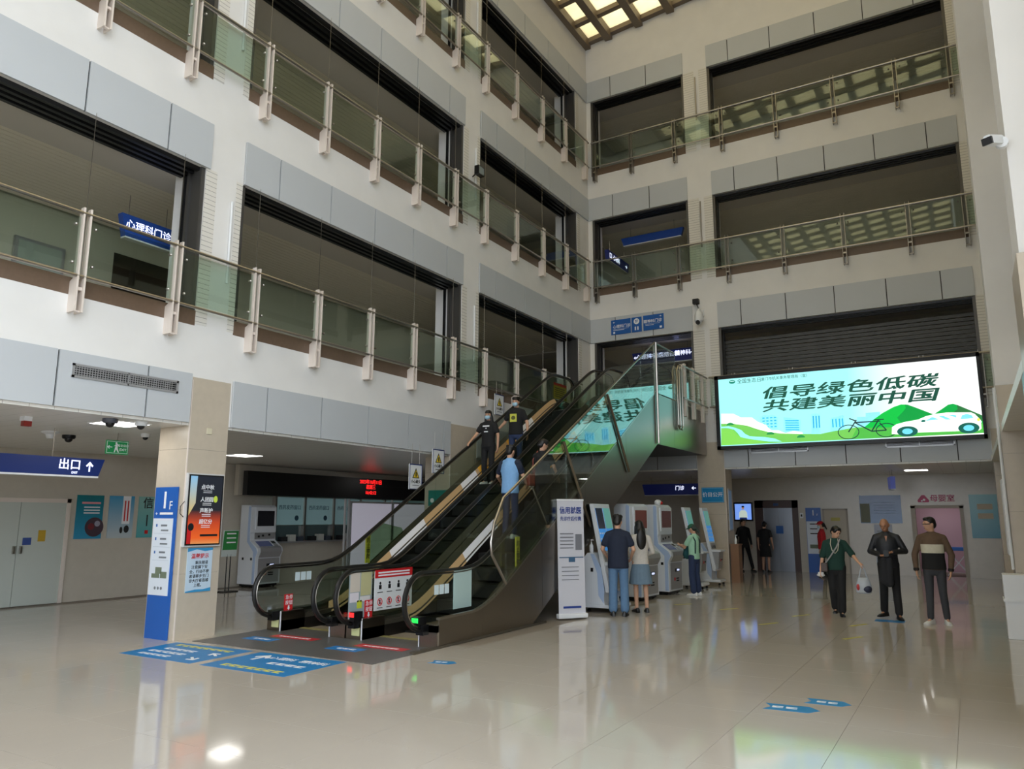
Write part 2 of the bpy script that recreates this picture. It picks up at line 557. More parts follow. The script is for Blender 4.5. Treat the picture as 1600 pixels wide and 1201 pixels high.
for y in ys:
    w = 0.18 if y < YB-0.3 else 0.49
    mb = MB()
    mb.prism([(XL, zr(XL)-0.1), (XW, zr(XW)-0.1), (XW, zr(XW)+0.1), (XL, zr(XL)+0.1)], y, y+w, 'y')
    mb.build('cross_bar', m_beam, rf)
for (a0, a1), (b0, b1) in zip(edges[:-1], edges[1:]):
    xa, xb = a1-0.02, b0+0.02
    for y, y2 in zip(ys[:-1], ys[1:]):
        w = 0.18
        MB().add([(xa, y+w-0.02, zr(xa)+0.05), (xb, y+w-0.02, zr(xb)+0.05), (xb, y2+0.02, zr(xb)+0.05), (xa, y2+0.02, zr(xa)+0.05)], [(0,1,2,3)]).build('pane', m_sky, rf)
# ------------------------------------------------------------------ glass railings along the galleries
def railing(name, label, loc, yaw, posts, x0, x1, zt, white=True, group='gallery glass railings', off=0.12, wires=None, mount=True):
    """top rail, bottom rail, twin-plate posts, glass panes with stand-offs; local y<0 is the atrium side; zt = height of top rail"""
    t = thing(name, label, 'railing', loc, yaw, group)
    mp = m_postw if white else m_railm
    y = -off
    MB().tube([(x0, y-0.03, zt), (x1, y-0.03, zt)], 0.025, 8).build('top_rail', m_railm, t, smooth='auto')
    MB().tube([(x0, y+0.05, zt+0.03), (x1, y+0.05, zt+0.03)], 0.016, 6).build('inner_rail', m_postw if white else m_railm, t, smooth='auto')
    MB().tube([(x0, y-0.03, zt-0.84), (x1, y-0.03, zt-0.84)], 0.022, 8).build('bottom_rail', m_railm, t, smooth='auto')
    w = 0.012 if white else 0.007
    pm = MB()
    for s in (-0.045, 0.045):
        pm.prism([(y-0.05, zt-1.31), (0.0 if mount else y+0.03, zt-1.31), (0.0 if mount else y+0.03, zt-0.9), (y+0.045, zt-0.86), (y+0.045, zt+0.02), (y+0.02, zt+0.075), (y-0.05, zt+0.075)], s-w, s+w, 'x')
    pm.box(-0.045, 0.045, y-0.02, y+0.02, zt-1.31, zt-1.29)
    pm.box(-0.045, 0.045, y-0.02, y+0.02, zt-1.02, zt-0.98)
    pme = pm.mesh('post'); pme.materials.append(mp)
    for px in posts: link('post', pme, t, (px, 0, 0))
    xs = [x0]+[p for p in posts if x0+0.2 < p < x1-0.2]+[x1]
    bme = MB().ell((0, y-0.02, 0), (0.022, 0.03, 0.022), 8, 5).mesh('standoff'); bme.materials.append(m_steel)
    for px in posts:
        if x0+0.2 < px < x1-0.2:
            for sx in (-0.13, 0.13):
                for zz in (zt-0.17, zt-0.68): link('standoff', bme, t, (px+sx, 0, zz))
    for a, b in zip(xs[:-1], xs[1:]):
        if b-a > 0.12:
            box('glass_pane', m_glass, t, a+0.03, b-0.03, y-0.006, y+0.006, zt-0.8, zt-0.05)
    if wires:
        wme = MB().tube([(0.02, y+0.04, zt), (0.02, y+0.04, zt+1.46)], 0.004, 5).mesh('hanging_wire'); wme.materials.append(m_railm)
        for px in posts:
            if x0 < px < x1 and any(a < px < b for a, b in wires): link('hanging_wire', wme, t, (px, 0, 0))
    return t

PL = [1.0, 2.4, 3.79, 5.17, 6.53, 7.95, 9.34, 10.72, 12.06, 13.45, 14.75, 16.22, 17.68, 19.12, 20.55]
PBK = [-9.39, -8.14, -6.74, -5.31, -3.78, -2.25, -0.72, 0.52]
BAYS = [(0.95, 6.98), (7.67, 13.93), (14.63, 20.1)]
FLOORN = ['second', 'third', 'fourth']
for l in LEVELS:
    zt = 5.58+4.0*l
    railing('glass_railing', 'green glass railing with off-white posts along the left wall, %s floor' % FLOORN[l], (XL,0,0), PI/2,
            PL[:-1] if l == 0 else PL, 0.95, 20.0 if l == 0 else 20.72, zt, True, wires=BAYS)
    if l:
        railing('glass_railing', 'glass railing with slim steel posts along the back wall, %s floor' % FLOORN[l], (0,YB,0), 0,
                PBK, XL+0.2, 0.75, zt, False)
    else:
        railing('glass_railing', 'glass railing on the second floor, partly hidden by the big screen', (0,YB,0), 0,
                [-5.31, -3.78, -2.25, -0.72, 0.52], -6.0, 0.75, zt, False)
    railing('glass_railing', 'glass railing on the right side wall seen edge on, %s floor' % FLOORN[l], (XW,0,0), -PI/2,
            [-12.4, -11.0, -9.6, -8.2], -13.8, -7.6, zt, False)

# ------------------------------------------------------------------ fire shutters: dark ribbed head box and side guides in each opening
def shutter(label, loc, yaw, x0, x1, z0, z1, closed=False):
    t = thing('roller_shutter', label, 'shutter', loc, yaw, 'fire shutters of the gallery openings')
    m = MB()
    for i in range(4):
        m.prism([(0.05+i*0.14, z1+0.03), (0.05+i*0.14+0.11, z1+0.03), (0.05+i*0.14+0.085, z1-0.055), (0.05+i*0.14+0.02, z1-0.055)], x0+0.05, x1-0.05, 'x')
    m.build('head_box', m_black, t)
    for a, s in ((x0, 1), (x1, -1)):
        g = MB().box(a, a+s*0.07, 0.02, 0.2, z0, z1).box(a, a+s*0.03, 0.2, 0.3, z0, z1).box(a, a+s*0.07, 0.3, 0.36, z0, z1)
        g.build('guide_channel', m_guide, t)
        box('guide_seal', m_black, t, a+s*0.0, a+s*0.045, 0.45, 0.5, z0, z1)
    if closed:
        me = MB().box(x0+0.06, x1-0.06, 0, 0.04, 0, 0.085).mesh('shutter_slat'); me.materials.append(M('dark_shutter_slat', (70,70,68), 0.4, metal=0.5))
        for i in range(int((z1-0.3-z0)/0.105)+1):
            link('shutter_slat', me, t, (0, 0.42 if i % 2 else 0.41, z1-0.4-i*0.105))
    return t
names_l = ['near', 'middle', 'far']
for l in LEVELS:
    for i, (a, b) in enumerate(BAYS):
        shutter('dark shutter head in the %s opening of the left wall, %s floor' % (names_l[i], FLOORN[l]), (XL,0,0), PI/2, a, b, SILL[l]+0.2, FAS[l+1][0])
    shutter('dark shutter head in the narrow corner opening of the back wall, %s floor' % FLOORN[l], (0,YB,0), 0, XL+0.14, -6.43, SILL[l]+0.2, FAS[l+1][0])
    shutter('dark shutter head in the wide opening of the back wall, %s floor' % FLOORN[l], (0,YB,0), 0, -5.7, 0.55, SILL[l]+0.2, FAS[l+1][0], closed=(l == 0))

# red notices on the pier sides, one per opening
for l in LEVELS:
    for i, (a, b) in enumerate(BAYS):
        t = thing('shutter_notice', 'red shutter warning notice beside the %s left opening, %s floor' % (names_l[i], FLOORN[l]), 'notice', (XL-0.27, b-0.005, SILL[l]+1.02), 0, 'red shutter notices')
        box('plate', M('notice_red', (214,96,84), 0.5), t, -0.09, 0.09, 0, 0.006, 0, 0.42)
        MB().cyl((0, -0.004, 0.31), 0.055, 0.004, 'y', 20).build('symbol_disc', m_red, t)
        MB().cyl((0, -0.006, 0.31), 0.022, 0.004, 'y', 14).build('symbol_centre', M('notice_pale', (244,214,204), 0.5), t)
        tline(t, 0, 0.17, 0.12, 0.018, m_btext, y=-0.002, n=3, gap=0.04)
# slim conduit tubes on the piers
for i, (y, x) in enumerate(((7.47, XL), (14.42, XL))):
    for l in LEVELS:
        z0 = SILL[l]+0.75
        t = tag(MB().tube([(x+0.03, y, z0), (x+0.03, y, z0+1.35)], 0.022, 10).build('conduit_tube', m_white, None, smooth='auto'),
            'white tube fixed upright on the %s pier of the left wall, %s floor' % (('front', 'rear')[i], FLOORN[l]), 'tube', 'white pier tubes')
for l in LEVELS[1:]:
    z0 = SILL[l]+0.95
    tag(MB().tube([(-6.06, YB-0.03, z0), (-6.06, YB-0.03, z0+1.4)], 0.022, 10).build('conduit_tube', m_steel, None, smooth='auto'),
        'grey tube fixed upright on the back wall pier, %s floor' % FLOORN[l], 'tube', 'white pier tubes')
# ------------------------------------------------------------------ escalators (two, rising along the left wall to the second floor)
m_rubber = M('black_handrail_rubber', (22,21,20), 0.35)
m_step = M_lines('dark_step_metal', (44,43,42), (20,20,20), 'X', 0.012, 0.4, 0.45, metal=0.6, bump=0.5)
m_skirt = M('dark_skirt_panel', (40,36,33), 0.35, metal=0.5)
m_deck = M('olive_grey_deck_metal', (112,106,94), 0.35, metal=0.7)
m_clad = M('brushed_steel_cladding', (150,142,132), 0.3, metal=1.0, noise=0.05, nscale=0.9)
m_tan = M('tan_strip', (190,158,116), 0.4)
m_wstrip = M('white_strip', (226,226,230), 0.4)
m_eglass = M_glass('balustrade_glass', (232,238,232), 0.5)
m_plate = M_lines('ribbed_landing_plate', (142,140,140), (84,84,84), 'X', 0.03, 0.35, 0.4, metal=0.6, bump=0.6)
ZN0, SL, RISE = 9.65, 0.577, 4.5
def zn(y):
    """height of the step line at world y"""
    s = 0.14
    def sp(v): return v if v/s > 30 else s*math.log1p(math.exp(max(-40, v/s)))
    return SL*(sp(y-ZN0)-sp(y-ZN0-RISE/SL))
YA, YT = 8.33, 18.4        # centres of the lower and upper newel arcs
RN = 0.36
def hand_path(off=0.0):
    """(y, z) of the handrail: under the lower newel, up and over, along, round the upper newel"""
    r = RN+off; pts = []
    pts.append((YA+0.28, 0.6-r))
    for i in range(0, 13):
        a = -PI/2-PI*i/12
        pts.append((YA+r*math.cos(a), 0.6+r*math.sin(a)))
    y = YA+0.15
    while y < YT:
        pts.append((y, zn(y)+0.6+r)); y += 0.18
    for i in range(0, 13):
        a = PI/2-PI*i/12
        pts.append((YT+r*math.cos(a), RISE+0.6+r*math.sin(a)))
    pts.append((YT-0.28, RISE+0.6-r))
    return pts
def ribbon(pts, x0, x1, t0, t1):
    """band of rectangular section following (y,z) points; offsets t0..t1 along the outward normal"""
    m = MB(); n = len(pts); vs = []; fs = []
    for i, (y, z) in enumerate(pts):
        a = pts[max(i-1, 0)]; b = pts[min(i+1, n-1)]
        ty, tz = b[0]-a[0], b[1]-a[1]; L = math.hypot(ty, tz) or 1
        ny, nz = -tz/L, ty/L
        for x, t in ((x0, t0), (x0*0.7+x1*0.3, t1), (x0*0.3+x1*0.7, t1), (x1, t0), (x1, (t0*2+t1)/3 - 0.012), (x0, (t0*2+t1)/3 - 0.012)):
            vs.append((x, y+ny*t, z+nz*t))
    k = 6
    for i in range(n-1):
        for j in range(k):
            j2 = (j+1) % k
            fs.append((i*k+j, i*k+j2, (i+1)*k+j2, (i+1)*k+j))
    fs.append(tuple(range(k))[::-1]); fs.append(tuple((n-1)*k+j for j in range(k)))
    m.add(vs, fs)
    return m
def strip(y0, y1, lo, hi, x0, x1, step=0.15):
    """plate between the curves z=lo(y) and z=hi(y)"""
    n = max(2, int((y1-y0)/step)+1); vs = []; fs = []
    for i in range(n):
        y = y0+(y1-y0)*i/(n-1)
        vs += [(x0, y, lo(y)), (x1, y, lo(y)), (x1, y, hi(y)), (x0, y, hi(y))]
    for i in range(n-1):
        for j in range(4):
            j2 = (j+1) % 4
            fs.append((i*4+j, i*4+j2, (i+1)*4+j2, (i+1)*4+j))
    fs.append((3,2,1,0)); fs.append(tuple((n-1)*4+j for j in range(4)))
    return MB().add(vs, fs)
def newel_lo(y):
    d = YA-y
    return 0.6-math.sqrt(max(0, (RN-0.02)**2-d*d)) if d > 0 else 0.24
def newel_hi(y):
    d = YA-y
    return 0.6+math.sqrt(max(0, (RN-0.02)**2-d*d)) if d > 0 else zn(y)+0.6+RN-0.02

def escalator(label, xc, seed):
    t = thing('escalator', label, 'escalator', (xc, 0, 0), 0, 'escalators beside the left wall')
    # steps
    sm = MB().box(-0.5, 0.5, 0, 0.4, -0.2, 0.0); 
    sme = sm.mesh('step'); sme.materials.append(m_step)
    y = 8.85+seed*0.13
    while y < 17.7:
        link('step', sme, t, (0, y, max(zn(y+0.2)-0.02, -0.02+0.0))); y += 0.4
    for s in (-1, 1):
        side = 'left' if s < 0 else 'right'
        xg = s*0.6
        MB_ = ribbon(hand_path(0.0), xg-0.04, xg+0.04, 0.0, 0.035)
        h = MB_.build('handrail', m_rubber, t, smooth='auto')
        ribbon(hand_path(-0.03), xg-0.02, xg+0.02, 0.0, 0.02).build('guide_rail', m_steel, h)
        # balustrade glass in panes
        cuts = [7.99, 9.6, 11.0, 12.4, 13.8, 15.2, 16.8, 18.4]
        for a, b in zip(cuts[:-1], cuts[1:]):
            lo = (lambda yy: newel_lo(yy) if yy < YA+0.05 else zn(yy)+0.26)
            strip(a+0.003, b-0.003, lo, newel_hi, xg-0.006, xg+0.006, 0.06 if a < 8 else 0.15).build('glass_pane', m_eglass, t)
        n_ = MB()
        vs = []
        for i in range(13):
            a = PI/2-PI*i/12
            vs.append((YT+(RN-0.02)*math.cos(a), RISE+0.6+(RN-0.02)*math.sin(a)))
        n_.prism(vs, xg-0.006, xg+0.006, 'x').build('newel_glass', m_eglass, t)
        # skirt beside the steps, inner deck, outer deck
        strip(8.42, 18.6, lambda yy: zn(yy)-0.25 if yy > 8.9 else 0.0, lambda yy: zn(yy)+0.16, s*0.5, s*0.52).build('skirt', m_skirt, t)
        strip(8.42, 18.6, lambda yy: zn(yy)+0.16, lambda yy: zn(yy)+0.22, s*0.51, s*0.585).build('inner_deck', m_deck, t)
        strip(8.42, 18.6, lambda yy: zn(yy)+0.2, lambda yy: zn(yy)+0.3, s*0.615, s*0.795).build('outer_deck', m_deck, t)
        box('newel_base', m_clad, t, s*0.5, s*0.795, 8.42, 8.9, 0, 0.29)
        box('inlet_cap', m_black, t, s*0.6-0.06, s*0.6+0.06, 8.3, 8.44, 0.17, 0.3)
        box('edge_strip', m_wstrip, t, s*0.505-0.006, s*0.505+0.006, 8.405, 8.42, 0, 0.3)  # white strip painted in for the bright reflection line on the deck edge
    def sloped(y0, y1, up=0.0):
        # slanting inner deck face between the skirt and the glass
        n = max(2, int((y1-y0)/0.15)+1); vs = []; fs = []
        for i in range(n):
            q = y0+(y1-y0)*i/(n-1)
            vs += [(-0.495, q, zn(q)+0.17+up), (-0.585, q, zn(q)+0.32+up), (-0.585, q, zn(q)+0.22), (-0.51, q, zn(q)+0.16)]
        for i in range(n-1):
            for j in range(4): fs.append((i*4+j, i*4+(j+1)%4, (i+1)*4+(j+1)%4, (i+1)*4+j))
        fs.append((3,2,1,0)); fs.append(tuple((n-1)*4+j for j in range(4)))
        return MB().add(vs, fs)
    # coloured strip along the left inner deck: tan with white lengths
    y = 9.5; k = 0
    while y < 17.4:
        L = (1.5, 1.0, 1.25, 0.55)[k % 4]
        sloped(y, min(y+L, 17.6)).build('strip_length', m_wstrip if k % 2 else m_tan, t)
        y += L; k += 1
    # light yellow caution plates on the strip
    for yy in (13.9, 15.1):
        sloped(yy, yy+0.3, 0.003).build('caution_plate', M('caution_amber', (236,176,56), 0.5), t)
    # truss: soffit and body
    prof = [(8.45, 0.02), (11.0, 0.02), (16.95, 3.41), (18.9, 3.41), (18.9, 4.36), (17.3, 4.36), (9.6, 0.0+0.02)]
    MB().prism([(11.0, 0.02), (16.95, 3.41), (18.9, 3.41), (18.9, 4.2), (17.3, 4.2), (10.2, 0.05)], -0.79, 0.79, 'x').build('truss', m_skirt, t)
    box('upper_plate', m_plate, t, -0.5, 0.5, 17.6, 18.9, 4.46, 4.5)
    box('comb', M('comb_yellow_edge', (150,140,90), 0.4), t, -0.5, 0.5, 8.8, 8.9, 0.0, 0.012)
    return t
XE1, XE2 = -8.6, -6.98
esc1 = escalator('left escalator of the pair, nearest the wall, bringing people down', XE1, 0)
esc2 = escalator('right escalator of the pair, with steel side cladding, going up', XE2, 1)
# landing plate of each escalator at the foot
for e, (a, b) in ((esc1, (-9.45+8.6, -7.79+8.6)), (esc2, (-7.79+6.98, -6.18+6.98))):
    box('landing_plate', m_plate, e, a, b, 7.15, 8.8, 0.0, 0.006)
# cladding of the outer right side
def side(y): 
    if y < 9.3: return 0.39+0.02*(y-8.45)
    z = 0.64+0.5765*(y-10.01)
    if y < 10.0: 
        t_ = (y-9.3)/0.7
        return 0.407+(0.64-0.407)*t_*t_*0.55+ (0.64-0.407)*0.45*t_
    return min(z, 4.61)
def side_lo(y): return 0.0 if y < 10.9 else min(3.41, max(0.0, 0.0+0.5635*(y-10.93)))
cutc = [8.45, 9.5, 11.3, 13.0, 15.05, 16.95, 18.2, 20.9]
for a, b in zip(cutc[:-1], cutc[1:]):
    strip(a+0.002, b-0.002, side_lo, side, 0.792, 0.81, 0.1).build('side_panel', m_clad, esc2)
strip(8.45, 17.0, lambda y: side(y)-0.03, side, 0.76, 0.815, 0.1).build('side_trim', m_steel, esc2)
box('base_strip', m_deck, esc2, 0.76, 0.83, 7.9, 11.4, 0.0, 0.03)
strip(8.45, 18.9, side_lo, lambda y: zn(y)+0.26, -0.8, -0.79, 0.15).build('side_panel', m_clad, esc1)
# emergency-stop labels and other stickers on the glass
def stop_label(e, x):
    g = box('stop_label', m_red, e, x-0.004, x+0.012, 8.550, 8.710, 0.27, 0.53)
    for i, ch in enumerate(('急停', '按钮')):
        o = text(g, ch[0], 0, 0, 0.07, m_wtext, name='label_lettering'); o.location = (x+0.014, 8.595+0.0, 0.48-i*0.08); o.rotation_euler = (0, 0, PI/2)
        o = text(g, ch[1], 0, 0, 0.07, m_wtext, name='label_lettering'); o.location = (x+0.014, 8.670, 0.48-i*0.08); o.rotation_euler = (0, 0, PI/2)
    a = MB().add([(x+0.014, 8.630, 0.29), (x+0.014, 8.660, 0.325), (x+0.014, 8.645, 0.325), (x+0.014, 8.645, 0.36), (x+0.014, 8.615, 0.36), (x+0.014, 8.615, 0.325), (x+0.014, 8.600, 0.325)], [(0,1,2,3,4,5,6)])
    a.build('arrow', m_wtext, g)
stop_label(esc1, -0.59); stop_label(esc2, -0.59)
def small_cards(e, x, y, z):
    for i in range(3):
        box('card', M('pale_card', (206,222,226), 0.5), e, x, x+0.004, y+i*0.12, y+i*0.12+0.1, z, z+0.13)
small_cards(esc1, -0.593, 8.75, 0.72); small_cards(esc2, 0.607, 8.6, 0.66)
box('frosted_board', M('frosted_pale_board', (176,200,196), 0.5), esc2, 0.607, 0.615, 9.05, 9.5, 0.43, 0.98)
nb = box('notice_board', m_white, esc2, -0.59, -0.58, 8.75, 9.62, 0.36, 0.93)
box('board_header', m_red, nb, -0.58, -0.577, 8.75, 9.62, 0.82, 0.94)
[box('header_line', m_wtext, nb, -0.577, -0.5755, 8.82, 9.55, z_, z_+0.022) for z_ in (0.885, 0.845)]
for r_ in range(2):
    for c_ in range(4):
        yy = 8.87+c_*0.21; zz = 0.70-r_*0.22
        if r_ == 0:
            MB().box(-0.579, -0.576, yy-0.028, yy+0.028, zz-0.04, zz+0.02).cyl((-0.579, yy, zz+0.045), 0.02, 0.003, 'x', 12).build('pictogram', m_btext, nb)
        else:
            ring = MB(); ring.tube([(-0.577, yy+0.05*math.cos(a*PI/10), zz+0.05*math.sin(a*PI/10)) for a in range(21)], 0.006, 5); ring.tube([(-0.577, yy-0.035, zz+0.035), (-0.577, yy+0.035, zz-0.035)], 0.005, 5)
            ring.build('prohibition_ring', m_red, nb)
            MB().box(-0.579, -0.576, yy-0.012, yy+0.012, zz-0.032, zz+0.032).build('pictogram', m_btext, nb)
        MB().box(-0.579, -0.576, yy-0.06, yy+0.06, zz-0.09, zz-0.08).build('caption_line', m_btext, nb)
pb = box('paper_notices', M('grey_panel', (150,164,168), 0.5), esc2, -0.592, -0.588, 8.22, 8.7, 0.3, 0.95)
for (a, b, c, d, col) in ((8.24, 8.44, 0.66, 0.93, (206,196,182)), (8.46, 8.68, 0.6, 0.93, (190,186,140)), (8.24, 8.42, 0.52, 0.65, (220,214,220)), (8.45, 8.66, 0.52, 0.59, (214,212,210)), (8.39, 8.49, 0.43, 0.54, (196,204,60))):
    box('paper', M('paper_%d' % int(a*100+c*1000), col, 0.7), pb, -0.588, -0.585, a, b, c, d)
for e, x, col in ((esc2, -0.56, (255,40,40)), (esc2, 0.56, (40,230,90))):
    box('direction_light', M('light_%d' % col[0], col, 0.4, emit=1.6), e, x-0.05, x+0.05, 8.24, 8.28, 0.33, 0.39)
    box('light_housing', m_black, e, x-0.06, x+0.06, 8.25, 8.42, 0.27, 0.4)
# yellow caution plates by the inlets
for e in (esc1, esc2):
    box('inlet_plate', M('pale_yellow_plate', (206,206,150), 0.5), e, -0.68, -0.54, 8.40, 8.415, 0.06, 0.22)
# triangular anti-climb panels with a yellow label
for e, x in ((esc1, -0.76), (esc2, 0.74)):
    g = MB().prism([(10.65, zn(10.65)+0.3), (11.6, zn(11.6)+0.3), (11.55, zn(11.6)+0.38), (11.0, zn(10.65)+1.02), (10.9, zn(10.65)+1.05), (10.65, zn(10.65)+0.85)], x-0.006, x+0.006, 'x').build('guard_panel', M_glass('guard_glass', (204,222,198), 0.8), e)
    box('guard_label', M('label_yellow', (224,216,70), 0.5), g, x-0.008, x+0.014, 10.55, 10.66, zn(10.6)+0.35, zn(10.6)+0.85)
    o = text(g, '防\n止\n攀\n爬', 0, 0, 0.1, m_btext, name='label_lettering', line=0.95); o.location = (x+0.016, 10.605, zn(10.6)+0.6); o.rotation_euler = (0,0,PI/2)

# second-floor landing the escalators arrive at
ld = struct('floor_landing')
MB().box(XL, -6.2, 18.9, YB, 3.43, 4.5).box(-8.58+0.0, -8.58, 17, 17.01, 4, 4.01).build('slab', m_skirt, ld)
MB().box(XL, -6.2, 18.9, YB, 4.5, 4.51).build('floor_finish', m_galfloor, ld)

# tall glass barrier outside the up escalator
gb = thing('escalator_glass_barrier', 'tall clear glass barrier with slanted steel posts above the steel escalator side', 'barrier', (-6.16, 0, 0))
m_bglass = M_glass('clear_barrier_glass', (238,243,240), 1.1)
top = lambda y: min(5.83, side(y)+1.27) if y > 10.03 else 1.99
cutg = [10.03, 12.0, 14.0, 16.0, 16.94]
front = [(10.13, 0.70), (9.70, 1.2), (9.70, 1.32), (9.78, 1.6), (10.03, 1.99), (10.03, 0.66)]
MB().prism([(10.13, side(10.13)+0.02), (9.70, 1.2), (9.70, 1.34), (9.79, 1.62), (10.13, 2.05)], -0.006, 0.006, 'x').build('glass_pane', m_bglass, gb)
cutg = [10.13, 12.2, 14.2, 16.0, 16.94]
for a, b in zip(cutg[:-1], cutg[1:]):
    strip(a+0.004, b-0.004, lambda y: side(y)+0.02, lambda y: min(5.83, side(y)+1.27), -0.006, 0.006, 0.4).build('glass_pane', m_bglass, gb)
for a, b in ((16.95, 18.4), (18.4, 20.0)):
    box('glass_pane', m_bglass, gb, -0.006, 0.006, a+0.004, b-0.004, 4.63, 5.83-0.35*(a > 18))
MB().tube([(0, 10.13, side(10.13)+0.0), (0, 9.72, 1.16), (0, 9.70, 1.34), (0, 9.79, 1.62), (0, 10.05, 2.0), (0, 10.35, 2.16), (0, 16.94, 5.84), (0, 18.4, 5.84)], 0.022, 8).build('top_rail', m_steel, gb, smooth='auto')
for y in (12.05, 14.01):
    MB().tube([(0.03, y, min(5.8, side(y)+1.22)), (0.03, y+1.07, side(y+1.07)-0.9)], 0.03, 4).build('post', m_clad, gb)
for y in (11.0, 13.0, 15.0):
    MB().tube([(-0.03, y, min(5.8, side(y)+1.0)), (-0.03, y+0.5, side(y+0.5)+0.1)], 0.014, 5).build('clamp_bar', m_steel, gb)
MB().tube([(0.03, 16.95, 5.84), (0.03, 16.95, 3.42)], 0.03, 8).build('post', m_steel, gb, smooth='auto')
# bent tube guard and the short railing on the landing edge
tg = thing('tube_guard', 'bent stainless tube guard beside the upper landing', 'guard rail', (-6.1, 18.35, 3.9))
for dy in (0.0, 0.16):
    MB().tube([(0, dy, 0.1), (0, dy, 1.5), (0, dy+0.1, 1.62), (0, dy+0.2, 1.5), (0, dy+0.2, 0.1), (0, dy+0.1, 0.0), (0, dy, 0.1)], 0.022, 8).build('tube', m_steel, tg, smooth='auto')
railing('glass_railing', 'short glass railing on the side of the escalator landing', (-6.12, 0, 0), PI/2, [18.9, 19.6, 20.4], 18.75, 20.85, 5.58, True, mount=False, off=0.02)
# ------------------------------------------------------------------ the big LED screen in front of the back wall
def emis(name, rgb, s):
    m = M(name, rgb, 0.6, emit=s)
    m.cycles.emission_sampling = 'NONE'
    return m
SE = 1.0
def M_screen(name, c0, c1, x0, x1, s):
    m = bpy.data.materials.new(name); m.use_nodes = True
    nt = m.node_tree; b = nt.nodes['Principled BSDF']
    tc = nt.nodes.new('ShaderNodeTexCoord'); sp = nt.nodes.new('ShaderNodeSeparateXYZ')
    nt.links.new(tc.outputs['Object'], sp.inputs[0])
    mr = nt.nodes.new('ShaderNodeMapRange'); mr.inputs[1].default_value = x0; mr.inputs[2].default_value = x1
    nt.links.new(sp.outputs[0], mr.inputs[0])
    mx = nt.nodes.new('ShaderNodeMix'); mx.data_type = 'RGBA'
    mx.inputs['A'].default_value = lin(c0); mx.inputs['B'].default_value = lin(c1)
    nt.links.new(mr.outputs[0], mx.inputs['Factor'])
    b.inputs['Base Color'].default_value = (0.02,0.02,0.02,1)
    nt.links.new(mx.outputs['Result'], b.inputs['Emission Color']); b.inputs['Emission Strength'].default_value = s
    b.inputs['Roughness'].default_value = 0.5
    return m
SY = 20.6
scr = thing('led_screen', 'huge bright LED screen with green landscape and slogan above the hall opening', 'screen', (0, SY, 0))
fm = MB()
for a, b, c, d in ((-5.78, 0.49, 5.46, 5.56), (-5.78, 0.49, 3.53, 3.62), (-5.78, -5.68, 3.53, 5.56), (0.42, 0.49, 3.53, 5.56)):
    fm.box(a, b, -0.03, 0.14, c, d)
fm.box(-5.7, 0.45, 0.02, 0.14, 3.6, 5.5)
fm.build('frame', m_black, scr)
disp = MB().add([(-5.69, 0, 3.61), (0.43, 0, 3.61), (0.43, 0, 5.47), (-5.69, 0, 5.47)], [(0,1,2,3)]).build('display', M_screen('screen_sky', (164,246,246), (250,254,252), -2.4, -1.2, 1.15), scr)
